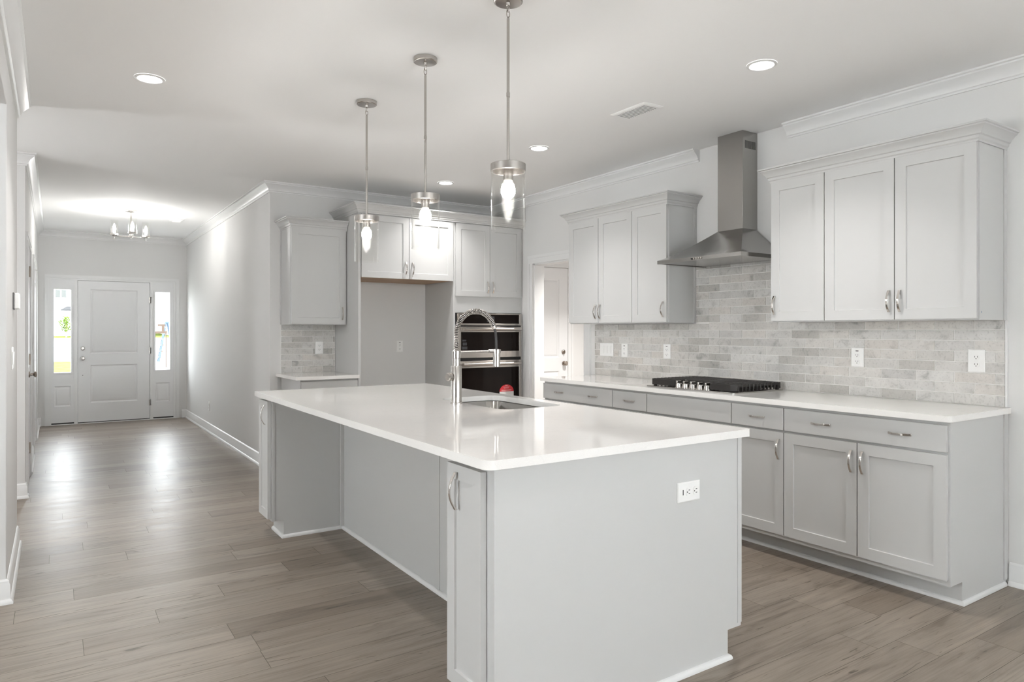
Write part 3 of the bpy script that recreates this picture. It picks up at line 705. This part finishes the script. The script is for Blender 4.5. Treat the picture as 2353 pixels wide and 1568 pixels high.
# wall oven
ov = thing('wall_oven', 'stainless double wall oven with black glass fronts in the tall cabinet', 'oven', (3.69, 6.2, .40))
FO = FR((0, YF, 0), (1, 0, 0), (0, -1, 0)); OX0, OX1 = 3.322, 4.077
obj('housing', MB().box(3.316, 4.082, YF+.003, YK-.02, .398, 1.489), 'dark', ov, smooth=False)
obj('trim_strip', MB().fbox(FO, OX0-.012, OX0, .402, 1.487, 0, .012), 'steel_oven', ov); obj('trim_strip', MB().fbox(FO, OX1, OX1+.006, .402, 1.487, 0, .012), 'steel_oven', ov)
def pane_frame(z0, z1, g0, g1, nm, glass, hz=None, side=.03):
    mb = MB().fbox(FO, OX0, OX0+side, z0, z1, 0, .026).fbox(FO, OX1-side, OX1, z0, z1, 0, .026).fbox(FO, OX0+side, OX1-side, z0, g0, 0, .026).fbox(FO, OX0+side, OX1-side, g1, z1, 0, .026)
    d = obj(nm, mb, 'steel_oven', ov, .0015)
    obj(glass, MB().fbox(FO, OX0+side+.0005, OX1-side-.0005, g0+.0005, g1-.0005, .002, .022), 'oven_glass', d, smooth=False)
    if hz:
        h = MB().tube([FO(OX0+.035, hz, .068), FO(OX1-.035, hz, .068)], .0165, 20)
        for a in (OX0+.05, OX1-.05): h.fbox(FO, a-.010, a+.010, hz-.012, hz+.012, .026, .062)
        obj('oven_handle', h, 'steel_oven', d)
    return d
cp = pane_frame(1.366, 1.487, 1.386, 1.476, 'control_panel', 'control_glass')
obj('display', MB().fbox(FO, 3.655, 3.745, 1.402, 1.458, .0222, .0228), 'screen', cp)
pane_frame(1.040, 1.352, 1.103, 1.297, 'upper_door', 'door_glass', 1.328)
pane_frame(.405, 1.010, .470, .938, 'lower_door', 'door_glass', .976)
# labels stuck on the oven glass
st = MB(); cx, zb, r = 3.893, .684, .087
st.loft([[FO(cx+r*math.cos(k*PI/24), zb+r*math.sin(k*PI/24)*.82, c) for k in range(25)] for c in (.0225, .0232)])
s1 = tag(obj('sticker', st, 'red', ov), 'half-round red warning sticker with white print')
mb = MB()
for i, (zz, hw) in enumerate(((.744, .018), (.730, .040), (.722, .036), (.716, .030), (.700, .062), (.695, .066), (.690, .058))):
    n_ = int(hw*2/.011)
    for k in range(n_):
        a = cx-hw+k*.011; mb.fbox(FO, a, a+.008, zz, zz+(.0045 if i < 1 else .0024), .0233, .0235)
obj('printed_text', mb, 'ink', s1)
mb = MB().fbox(FO, cx-r, cx+r, .56, zb, .0225, .0232)
s2 = tag(obj('sticker', mb, 'paper', ov), 'pale lower half of the sticker')
mb = MB().fbox(FO, 3.365, 3.425, 1.125, 1.155, .0222, .0228).fbox(FO, 3.372, 3.420, 1.165, 1.195, .0222, .0228).fbox(FO, 3.368, 3.412, 1.205, 1.222, .0222, .0228)
tag(obj('sticker', mb, M['screen'], ov), 'faint grey label on the upper oven glass')

# ------------------------------------------------------------------ range hood
hd = thing('range_hood', 'stainless chimney range hood over the cooktop', 'range hood', (3.85, 3.15, 1.785))
hx, y0, y1, zb, zt = 3.59, 2.785, 3.505, 1.786, 1.811
mb = MB().box(hx, hx+.02, y0, y1, zb, zt).box(hx+.02, XTILE, y0, y0+.02, zb, zt).box(hx+.02, XTILE, y1-.02, y1, zb, zt).box(hx+.02, XTILE, y0+.02, y1-.02, zt-.008, zt)
cx0, c0, c1, czt = 3.94, 3.043, 3.257, 2.018
rings = []
for t_ in (0, .1, .2, .35, .5, .65, .8, .92, 1):
    e = t_; zz = zt+(czt-zt)*(t_**1.22)
    rings.append([(hx+(cx0-hx)*e, y0+(c0-y0)*e, zz), (hx+(cx0-hx)*e, y1+(c1-y1)*e, zz), (XTILE, y1+(c1-y1)*e, zz), (XTILE, y0+(c0-y0)*e, zz)])
mb.loft(rings)
can = obj('canopy', mb, 'steel', hd, ang=25)
obj('chimney', MB().box(cx0, XW-.0005, c0, c1, czt-.002, ZC-.0005), 'steel', hd, .001)
mb = MB().box(hx+.025, XTILE-.02, y0+.025, y1-.025, zb+.004, zt-.009)
obj('grease_filter', mb, 'steel', hd)
mb = MB()
for i in range(12): mb.box(3.966+i*.0098, 3.971+i*.0098, c0-.0006, c0+.001, 2.575, 2.628)
obj('chimney_vent', mb, 'dark', hd, smooth=False)
for i in range(5): obj('button', MB().lathe((hx, 3.105+i*.02, 1.7985), [(.0062, 0), (.0062, -.005), (.004, -.007)], 14, 'X'), 'dark' if i == 4 else 'nickel', hd)

# ------------------------------------------------------------------ cooktop
ck = thing('cooktop', 'stainless gas cooktop with black cast-iron grates and five knobs', 'cooktop', (3.78, 3.17, ZT))
KX0, KX1, KY0, KY1 = 3.525, 4.035, 2.790, 3.550
obj('tray', counter(rrect(KX0, KX1, KY0, KY1, (.012,)*4), ZT+.0005, ZT+.008), 'steel', ck, .002)
for (bx, by, br) in ((3.67, 2.92, .045), (3.90, 2.92, .035), (3.67, 3.42, .035), (3.90, 3.42, .045), (3.86, 3.17, .055)):
    q = obj('burner', MB().lathe((bx, by, ZT+.008), [(br, 0), (br, .008), (br*.8, .014), (br*.8, .016), (br*.78, .020), (br*.3, .022), (.001, .022)], 28), 'black', ck)
for i in range(5):
    ky = 3.035+i*.0625
    q = obj('knob', MB().lathe((3.572, ky, ZT+.008), [(.027, 0), (.027, .003), (.023, .005), (.0215, .026), (.018, .030), (.001, .030)], 24), 'nickel', ck)
    obj('knob_grip', MB().box(3.549, 3.592, ky-.0065, ky+.0065, ZT+.036, ZT+.055), 'nickel', q, .002)
def grate(y0, y1, x0, x1, near):
    mb = MB(); z0, z1 = ZT+.012, ZT+.058
    c = .035
    # chamfered front plate, back plate
    prof = [(x0, y0+c), (x0, y1-c)] if near is None else None
    t_ = .011
    mb.box(x0, x0+t_, y0+.03, y1-.03, z0+.004, z1-.002)
    mb.add([(x0, y0+.03, z0+.004), (x0+.03, y0, z0+.004), (x0+.042, y0, z0+.004), (x0+t_, y0+.035, z0+.004), (x0, y0+.03, z1-.002), (x0+.03, y0, z1-.002), (x0+.042, y0, z1-.002), (x0+t_, y0+.035, z1-.002)],
           [(0, 1, 5, 4), (1, 2, 6, 5), (2, 3, 7, 6), (3, 0, 4, 7), (4, 5, 6, 7), (3, 2, 1, 0)])
    mb.add([(x0, y1-.03, z0+.004), (x0+.03, y1, z0+.004), (x0+.042, y1, z0+.004), (x0+t_, y1-.035, z0+.004), (x0, y1-.03, z1-.002), (x0+.03, y1, z1-.002), (x0+.042, y1, z1-.002), (x0+t_, y1-.035, z1-.002)],
           [(4, 5, 1, 0), (5, 6, 2, 1), (6, 7, 3, 2), (7, 4, 0, 3), (7, 6, 5, 4), (0, 1, 2, 3)])
    mb.box(x1-t_, x1, y0, y1, z0+.004, z1-.002)
    mb.box(x0+.04, x1-t_, (y0+y1)/2-.005, (y0+y1)/2+.005, z1-.016, z1)
    n_ = 12
    for i in range(n_):
        x = x0+.046+i*(x1-x0-.07)/(n_-1)
        # fin: tall at the edge, thinner across
        mb.box(x-.004, x+.004, y0, y0+.012, z0-.0, z1-.001); mb.box(x-.004, x+.004, y1-.012, y1, z0, z1-.001)
        mb.box(x-.004, x+.004, y0+.012, y1-.012, z1-.012, z1-.0005)
    mb.box(x0+.04, x1-t_, y0+.011, y0+.018, z0+.010, z1-.003); mb.box(x0+.04, x1-t_, y1-.018, y1-.011, z0+.010, z1-.003)
    mb.box(x0+.04, x1-t_, y0+.004, y0+.012, z1-.020, z1-.004); mb.box(x0+.04, x1-t_, y1-.012, y1-.004, z1-.020, z1-.004)
    for (x, yy) in ((x0+.05, y0+.012), (x1-.02, y0+.012), (x0+.05, y1-.012), (x1-.02, y1-.012)): mb.box(x-.009, x+.009, yy-.009, yy+.009, ZT+.008, z0+.006)
    return obj('grate', mb, 'black', ck, .0012)
grate(2.803, 3.018, 3.545, 4.020, True); grate(3.322, 3.540, 3.545, 4.020, None); grate(3.024, 3.316, 3.640, 4.020, None)

# ------------------------------------------------------------------ island
ib = thing('kitchen_island', 'light grey cabinet block of the island under the white counter', 'island', (1.95, 3.2, 0))
obj('carcass', MB().box(1.602, 2.300, 1.822, 4.655, .11, .69).box(1.602, SX0-.025, 1.822, 4.655, .69, ZT-.031).box(SX1+.025, 2.300, 1.822, 4.655, .69, ZT-.031).box(SX0-.025, SX1+.025, 1.822, SY0-.025, .69, ZT-.031).box(SX0-.025, SX1+.025, SY1+.025, 4.655, .69, ZT-.031).box(1.602, 2.235, 1.822, 4.655, 0, .11), 'cab', ib, smooth=False)
mb = MB().box(1.1505, 2.319, 1.800, 1.8215, .115, ZT-.031).box(1.1505, 2.238, 1.800, 1.8215, 0, .115)
obj('end_panel', mb, 'cab', ib, smooth=False)
obj('corner_strip', MB().box(2.296, 2.3195, 1.7965, 1.8, .13, ZT-.034), 'cab', ib)
tag(obj('hinge_stub', MB().box(2.316, 2.327, 1.806, 1.812, .655, .660), 'gap', ib), 'small metal stub at the panel edge')
mb = MB().box(1.5955, 1.602, 2.078, 3.046, .0, ZT-.031).box(1.5955, 1.602, 3.050, 4.408, 0, ZT-.031)
obj('back_panel', mb, 'cab', ib, smooth=False)
obj('seam_batten', MB().box(1.592, 1.5955, 3.036, 3.060, .02, ZT-.031), 'cab', ib)
obj('seam_batten', MB().box(1.573, 1.5955, 4.390, 4.4075, .02, ZT-.031), 'cab', ib)
Fi = FR((2.300, 0, 0), (0, 1, 0), (1, 0, 0))
for (a, b) in ((1.83, 2.42), (2.42, 2.83), (2.83, 3.23), (3.23, 3.63), (3.63, 4.14), (4.14, 4.65)): door(ib, Fi, a+.003, b-.003, .138, .867, (b-.04, .75))
FiL = FR((1.135, 0, 0), (0, -1, 0), (-1, 0, 0))
def island_cab(label, y0, y1, dy0, dy1, hy):
    o = thing('island_cabinet', label, 'cabinet', (1.37, (y0+y1)/2, 0), 'narrow cabinets at the ends of the island overhang')
    obj('carcass', MB().box(1.135, 1.5945, y0, y1, .112, ZT-.031).box(1.208, 1.5945, y0, y1, 0, .112), 'cab', o, smooth=False)
    d = obj('door', slab(MB(), FiL, -dy1, -dy0, .128, .866, .022, [(-dy1+.05, -dy0-.05, .178, .816)], SHAKER, .002), 'cab', o, .0012, smooth=False)
    handle(d, (1.135-.024, hy, .780), (0, 0, 1), (-1, 0, 0), .125)
    return o
o = island_cab('narrow light grey cabinet at the near end of the island, curved door pull', 1.822, 2.075, 1.842, 2.062, 1.992)
obj('corner_strip', MB().box(1.135, 1.1503, 1.799, 1.8218, .02, ZT-.031), 'cab', o)
o = island_cab('narrow light grey cabinet at the far end of the island, curved door pull', 4.412, 4.655, 4.425, 4.640, 4.47)
obj('corner_strip', MB().box(1.135, 1.152, 4.4085, 4.412, .112, ZT-.031), 'cab', o)
struct('trim_10', MB().sweep(SHOE, [(1.208, 1.80, 0), (2.238, 1.80, 0), (2.238, 4.655, 0)], -1), 'trim', label='white shoe moulding round the near end of the island')
struct('trim_11', MB().sweep(SHOE, [(1.208, 4.655, 0), (1.208, 4.412, 0), (1.595, 4.412, 0), (1.595, 2.075, 0), (1.208, 2.075, 0), (1.208, 1.80, 0)], -1), 'trim', label='white shoe moulding in the island knee space')

# sink and faucet
sk_ = thing('sink', 'undermounted stainless sink set in the island counter', 'sink', ((SX0+SX1)/2, (SY0+SY1)/2, .70))
rings = []
for ins, z in ((-.02, ZT-.0312), (-.004, ZT-.0312), (.0, ZT-.036), (.004, .74), (.02, .712), (.05, .704)):
    rings.append([(x, y, z) for x, y in rrect(SX0+ins, SX1-ins, SY0+ins, SY1-ins, (.07,)*4)])
obj('bowl', MB().loft(rings, False).add([Vector(p) for p in rings[-1]], [tuple(range(len(rings[-1])))]), 'steel', sk_, ang=50)
obj('drain', MB().lathe(((SX0+SX1)/2, (SY0+SY1)/2, .7042), [(.045, 0), (.043, .003), (.03, .003), (.028, .001), (.001, .001)], 24), 'nickel', sk_)
fc = thing('faucet', 'brushed nickel spring-neck pull-down faucet on the island', 'faucet', (1.819, 3.27, ZT))
fx, fy = 1.819, 3.27
obj('body', MB().lathe((fx, fy, ZT+.0003), [(.034, 0), (.034, .006), (.029, .009), (.029, .203), (.027, .206), (.0215, .206), (.0215, .245), (.021, .247)], 36), 'brushed', fc)
obj('collar', MB().lathe((fx, fy, ZT+.247), [(.021, 0), (.0235, .002), (.0235, .040), (.019, .044), (.013, .050)], 32), 'brushed', fc)
# neck path
pth = []
P0 = Vector((fx, fy, 1.212)); 
zc = 1.292; rx = .122
for k in range(6): pth.append(Vector((fx+.0025*(k/5)**2, fy, 1.212+(zc-1.212)*k/5)))
for k in range(1, 25):
    a = PI-k*(PI-.35)/24
    pth.append(Vector((fx+.0025+rx+rx*math.cos(a), fy, zc+.128*math.sin(a))))
end = pth[-1]
obj('hose', MB().tube(pth+[Vector((2.072, fy, 1.30)), Vector((2.076, fy, 1.25)), Vector((2.077, fy, 1.205))], .0072, 14), 'rubber', fc)
# coil spring
coil = []; cum = [0]
for i in range(1, len(pth)): cum.append(cum[-1]+(pth[i]-pth[i-1]).length)
T = cum[-1]; turns = int(T/.0088); NS = turns*14
import bisect
for s in range(NS+1):
    d = T*s/NS; i = min(max(bisect.bisect(cum, d)-1, 0), len(pth)-2); f_ = (d-cum[i])/(cum[i+1]-cum[i])
    p = pth[i].lerp(pth[i+1], f_); tg = (pth[i+1]-pth[i]).normalized(); s1_ = Vector((0, 1, 0)); s2_ = tg.cross(s1_)
    an = 2*PI*s/14; coil.append(p+(s1_*math.cos(an)+s2_*math.sin(an))*.0128)
obj('spring', MB().tube(coil, .0027, 6), 'brushed', fc)
tg = (pth[-1]-pth[-2]).normalized()
obj('ferrule', MB().lathe(end-tg*.004, [(.0145, 0), (.0145, .016), (.011, .020), (.009, .020)], 24, tg), 'brushed', fc)
obj('spray_head', MB().lathe((2.078, fy, 1.108), [(.0195, 0), (.021, .002), (.0205, .060), (.021, .092), (.0165, .096), (.012, .100), (.001, .100)], 28), 'brushed', fc)
mb = MB().tube([(fx+.015, fy, 1.196), (2.030, fy, 1.196)], .0062, 14).tube([(2.026, fy, 1.196), (2.062, fy, 1.196)], .0105, 16)
mb.lathe((2.078, fy, 1.184), [(.0216, 0), (.0246, .001), (.0246, .021), (.0216, .022)], 28, caps=False)
obj('docking_arm', mb, 'brushed', fc)
mb = MB().lathe((fx-.020, fy+.004, 1.062), [(.016, 0), (.016, .014), (.0225, .016), (.0225, .036), (.018, .040), (.001, .040)], 28, Vector((-1, -.25, 0)))
obj('valve_handle', mb, 'brushed', fc)
obj('lever', MB().tube([(fx-.045, fy+.034, 1.064), (fx+.02, fy+.034, 1.064), (fx+.050, fy+.034, 1.064)], [.0035, .0035, .0055], 10), 'brushed', fc)

# ------------------------------------------------------------------ pendants
def bulb_prof(k=1): return [(.001*k, -.0985*k), (.014*k, -.096*k), (.024*k, -.087*k), (.0295*k, -.073*k), (.0300*k, -.064*k), (.028*k, -.050*k), (.0245*k, -.038*k)]
pd = thing('pendant_lamp', 'x', 'pendant lamp', (1.5675, 2.377, ZC), 'clear glass pendants over the island')
px, py = 1.5675, 2.377
obj('canopy', MB().lathe((px, py, ZC-.0005), [(.0605, 0), (.0605, -.018), (.057, -.021), (.052, -.0215), (.010, -.0225), (.008, -.034), (.003, -.036)], 40), 'brushed', pd)
mb = MB()
for (cz, ax) in ((ZC-.045, 0), (ZC-.068, 1)):
    pts = []
    for k in range(20):
        a = 2*PI*k/20; u, v = .0075*math.cos(a), .0155*math.sin(a)
        pts.append((px+(u if ax else 0), py+(0 if ax else u), cz+v))
    mb.tube(pts, .0022, 8, True)
obj('chain_link', mb, 'brushed', pd)
obj('rod', MB().lathe((px, py, 2.0), [(.0062, -.001), (.0062, .28), (.0078, .281), (.0078, .30), (.0062, .301), (.0062, ZC-.088-2.0), (.003, ZC-.080-2.0)], 16), 'brushed', pd)
obj('shade_cap', MB().lathe((px, py, 2.002), [(.010, .004), (.071, .001), (.0735, -.001), (.0735, -.030), (.070, -.032), (.068, -.030), (.066, -.006), (.022, -.004)], 48), 'brushed', pd)
obj('socket', MB().lathe((px, py, 1.998), [(.0215, -.004), (.0215, -.060), (.018, -.062), (.018, -.055), (.001, -.055)], 28), 'brushed', pd)
g_ = MB()
N = 56
ro, ri, zt_, zb_ = .0715, .0690, 1.972, 1.727
for r_, z_a, z_b in ((ro, zb_, zt_), (ri, zt_, zb_)):
    pass
g_.loft([[(px+r_*math.cos(2*PI*k/N), py+r_*math.sin(2*PI*k/N), z) for k in range(N)] for r_, z in ((ro, zt_), (ro, zb_+.001), (ro-.001, zb_), (ri+.001, zb_), (ri, zb_+.001), (ri, zt_))], False)
obj('glass_shade', g_, 'glass', pd, ang=60)
bl = obj('bulb', MB().lathe((px, py, 1.957), bulb_prof(), 28), 'bulb', pd)
obj('bulb_collar', MB().lathe((px, py, 1.957), [(.0243, -.0375), (.018, -.022), (.0155, -.012), (.0145, -.001)], 28), 'bulb_base', bl)
labs = ['clear glass pendant lamp nearest the camera, largest of the three in the photo', 'clear glass pendant lamp in the middle of the three over the island', 'clear glass pendant lamp farthest from the camera, leftmost of the three']
for i, yy in enumerate((2.377, 3.141, 3.927)):
    q = pd if i == 0 else copytree(pd)
    q.location = (1.5675, yy, ZC); q['label'] = labs[i]

# ------------------------------------------------------------------ recessed ceiling lights
def lamp_area(parent, r, watts, z, col=(1, .98, .955)):
    d = bpy.data.lights.new('lamp_light', 'AREA'); d.shape = 'DISK'; d.size = 2*r; d.energy = watts; d.color = col; d.spread = math.radians(104)
    l = bpy.data.objects.new('lamp_light', d); C.objects.link(l); l.parent = parent; l.location = (0, 0, z); return l
cl = thing('ceiling_light', 'x', 'ceiling light', (0.435, 4.227, ZC), 'recessed ceiling lights')
obj('trim_ring', MB().lathe((.435, 4.227, ZC-.0004), [(.076, 0), (.076, -.003), (.063, -.007), (.058, -.004)], 40, caps=False), 'trim', cl)
obj('lens', MB().lathe((.435, 4.227, ZC-.001), [(.0595, 0), (.0595, -.004), (.001, -.0045)], 36), 'led', cl)
lamp_area(cl, .055, 4.2, -.008)
cls = [(.435, 4.227, 'round recessed ceiling light over the left walkway'), (3.06, 2.245, 'round recessed ceiling light nearest the right wall cabinets'), (3.05, 4.199, 'round recessed ceiling light above the wall cabinets left of the range hood'), (3.04, 5.669, 'round recessed ceiling light in front of the oven cabinet')]
for i, (x, y, lb) in enumerate(cls):
    q = cl if i == 0 else copytree(cl)
    q.location = (x, y, ZC); q['label'] = lb
# unseen lights: the row continued overhead; others added to brighten doorway room and passage
for (x, y, lb) in ((.435, 1.2, 'round recessed ceiling light above the camera'), (4.9, 5.0, 'unseen ceiling light added to brighten the room beyond the doorway'), (-1.3, 5.9, 'unseen ceiling light added to brighten the side passage')):
    q = copytree(cl); q.location = (x, y, ZC); q['label'] = lb
    if x > 4:
        for c_ in q.children:
            if c_.type == 'LIGHT': c_.data = c_.data.copy(); c_.data.energy = 30

# ------------------------------------------------------------------ entry light
X0, Y0 = .731, 8.956
el = thing('semi_flush_light', 'three-arm brushed nickel ceiling light with clear glass cylinders in the hallway', 'ceiling light', (X0, Y0, ZC))
obj('canopy', MB().lathe((X0, Y0, ZC-.0005), [(.066, 0), (.066, -.018), (.060, -.022), (.014, -.024)], 36), 'brushed', el)
obj('stem', MB().lathe((X0, Y0, 2.42), [(.0075, 0), (.0075, ZC-2.42-.022)], 14), 'brushed', el)
obj('hub', MB().lathe((X0, Y0, 2.385), [(.001, -.02), (.007, -.018), (.008, -.006), (.022, -.002), (.024, .02), (.012, .036), (.008, .04)], 24), 'brushed', el)
for an in (30, 150, 270):
    a = math.radians(an); ex, ey = X0+.185*math.cos(a), Y0+.185*math.sin(a)
    ar = obj('arm', MB().tube([(X0+.015*math.cos(a), Y0+.015*math.sin(a), 2.388), (ex+.02*math.cos(a), ey+.02*math.sin(a), 2.398)], .0048, 10).lathe((ex, ey, 2.380), [(.003, -.018), (.004, 0), (.004, .025)], 10), 'brushed', el)
    obj('cup', MB().lathe((ex, ey, 2.402), [(.006, 0), (.045, .003), (.045, .022), (.041, .022), (.041, .007), (.010, .007)], 28), 'brushed', ar)
    obj('glass_shade', MB().lathe((ex, ey, 2.41), [(.042, 0), (.042, .17), (.0400, .17), (.0400, 0)], 32, caps=False), 'glass', ar)
    obj('bulb', MB().lathe((ex, ey, 2.43), [(.012, 0), (.013, .02), (.0165, .045), (.015, .07), (.008, .095), (.001, .108)], 20), 'bulb_entry', ar)

# ------------------------------------------------------------------ vents
def vent(x0, x1, y0, y1, n_, label, alongx):
    v = thing('ceiling_vent', label, 'vent', ((x0+x1)/2, (y0+y1)/2, ZC))
    mb = MB().loft([[(x0+i, y0+i, z), (x1-i, y0+i, z), (x1-i, y1-i, z), (x0+i, y1-i, z)] for i, z in ((0, ZC-.0005), (0, ZC-.003), (.014, ZC-.010))])
    obj('face_plate', mb, 'plastic', v, smooth=False)
    mb = MB(); a0, a1 = x0+.028, x1-.028
    for i in range(n_):
        y = y0+.028+(y1-y0-.056)*(i+.5)/n_
        mb.box(a0, a1, y-.0035, y+.0015, ZC-.0112, ZC-.0098)
    obj('slots', mb, 'slot', v, smooth=False)
    mb = MB()
    for i in range(n_):
        y = y0+.028+(y1-y0-.056)*(i+.5)/n_
        mb.add([(a0, y+.0015, ZC-.0098), (a1, y+.0015, ZC-.0098), (a1, y+.005, ZC-.014), (a0, y+.005, ZC-.014), (a0, y+.006, ZC-.0098), (a1, y+.006, ZC-.0098)], [(0, 1, 2, 3), (3, 2, 5, 4), (0, 3, 4), (1, 5, 2), (0, 4, 5, 1)])
    obj('louvres', mb, 'plastic', v, smooth=False)
vent(2.96, 3.12, 2.995, 3.300, 14, 'white slotted ceiling vent in front of the range hood', False)
vent(1.20, 1.35, 9.24, 9.57, 10, 'white ceiling vent in the hallway right of the three-arm light', False)

# ------------------------------------------------------------------ outside the front door
def ground():
    mb = MB().add([(-30, 11.7, -.3), (40, 11.7, -.3), (40, 43, -.3), (-30, 43, -.3)], [(0, 1, 2, 3)]); return mb
g = struct('ground_lawn', ground(), 'grass')
struct('ground_porch', B1(-1.4, 2.6, YD+.16, 13.0, -.29, -.03), 'concrete')
struct('ground_street', MB().add([(-40, 43, -.3), (50, 43, -.3), (50, 60, .78), (-40, 60, .78)], [(0, 1, 2, 3)]), 'concrete')
struct('ground_verge', MB().add([(-40, 60, .78), (50, 60, .78), (50, 75, 1.1), (-40, 75, 1.1)], [(0, 1, 2, 3)]), 'grass')
struct('ground_driveway', MB().add([(2.5, 13.2, -.285), (8, 13.2, -.285), (8, 42.8, -.285), (2.5, 42.8, -.285)], [(0, 1, 2, 3)]), 'concrete')
def house(name, label, x0, x1, y0, y1, z0, wins, roofz):
    o = thing(name, label, 'house', ((x0+x1)/2, (y0+y1)/2, z0))
    mb = MB().box(x0, x1, y0, y1, z0, roofz); obj('siding', mb, 'siding', o, smooth=False)
    xm = (x0+x1)/2
    obj('roof', MB().add([(x0-.4, y0-.4, roofz), (x1+.4, y0-.4, roofz), (x1+.4, y1+.4, roofz), (x0-.4, y1+.4, roofz), (x0-.4, (y0+y1)/2, roofz+3), (x1+.4, (y0+y1)/2, roofz+3)],
        [(0, 1, 5, 4), (2, 3, 4, 5), (0, 4, 3), (1, 2, 5), (0, 3, 2, 1)]), 'roof', o, smooth=False)
    for (a, b, c, d) in wins:
        mb = MB().box(a-.12, b+.12, y0-.06, y0-.005, c-.12, d+.12)
        f_ = obj('window', mb, 'trim', o)
        mb = MB(); m_ = (a+b)/2; h_ = (c+d)/2
        for (p, q) in ((a, m_-.04), (m_+.04, b)):
            for (r_, s_) in ((c, h_-.04), (h_+.04, d)): mb.box(p, q, y0-.09, y0-.061, r_, s_)
        obj('pane', mb, 'winglass', f_)
    return o
h1 = house('house', 'white sided house across the street, seen through the left sidelight', -6, 6.5, 66, 76, .9, [(.065, .80, 4.0, 5.3)], 7.6)
mb = MB().add([(.40, 63, 2.95), (6.5, 63, 3.15), (6.5, 66, 3.35), (.85, 66, 3.30), (.40, 63, 2.87), (6.5, 63, 2.9)], [(0, 1, 2, 3), (0, 4, 5, 1)])
obj('porch_roof', mb, 'roof', h1, smooth=False)
obj('porch_post', MB().box(.95, 1.1, 63.1, 63.3, .95, 2.9), 'siding', h1)
house('house', 'white sided house across the street, seen through the right sidelight', 8.4, 16, 64, 76, .9, [(9.0, 10.2, 2.0, 3.4)], 7.6)
# young tree
tr = thing('tree', 'small bright green tree across the street behind the left sidelight', 'tree', (.75, 61.5, .85))
obj('trunk', MB().tube([(.75, 61.5, .8), (.77, 61.5, 1.6), (.72, 61.5, 2.4)], [.06, .05, .02], 8), 'bark', tr)
mb = MB()
rd = random.Random(3)
for i in range(420):
    a, b, r_ = rd.random()*2*PI, rd.random()*PI, .55*rd.random()**.5
    c = Vector((.75+r_*math.cos(a)*math.sin(b)*.95, 61.5+r_*math.sin(a)*math.sin(b), 1.82+r_*math.cos(b)*1.1)); s = .05+.05*rd.random()
    u = Vector((rd.uniform(-1, 1), rd.uniform(-1, 1), rd.uniform(-1, 1))).normalized(); v = u.orthogonal().normalized()
    mb.add([c-u*s, c+v*s*.5, c+u*s, c-v*s*.5], [(0, 1, 2, 3)])
obj('foliage', mb, 'leaf', tr, smooth=False)
# step ladder and timber seen far off through the right sidelight
LY = 39.5; lx = 4.66; lz = -.05
ld = thing('step_ladder', 'blue step ladder standing far outside the right sidelight', 'ladder', (lx, LY, -.3))
def leg(p, q, m): return obj('leg', MB().tube([p, q], .035, 6), m, ld)
topz = 1.72
for dy in (0, .5):
    leg((lx-.18, LY+dy, -.3), (lx+.16, LY+.05+dy*.7, topz), 'blue'); leg((lx+.62, LY+dy, -.3), (lx+.26, LY+.05+dy*.7, topz), 'blue')
for k in range(6):
    t_ = (k+.8)/6.5; x0_ = lx-.18+.34*t_; zz = -.3+(topz+.3)*t_
    obj('step', MB().box(x0_-.02, x0_+.10, LY, LY+.42, zz-.025, zz+.025), 'orange' if k in (1, 2) else 'alu', ld)
obj('top_cap', MB().box(lx+.12, lx+.30, LY+.03, LY+.42, topz, topz+.06), 'blue', ld)
tag(obj('timber_stand', MB().box(3.55, 4.12, 33.5, 33.6, 1.20, 1.30).box(3.92, 4.02, 33.5, 33.6, 1.30, 1.52).box(3.76, 4.06, 33.5, 33.6, 1.52, 1.60).box(3.60, 3.63, 33.5, 33.6, -.3, 1.20).box(4.07, 4.10, 33.5, 33.6, -.3, 1.2), 'board'),
    'brown timber frame far outside the right sidelight', 'timber')
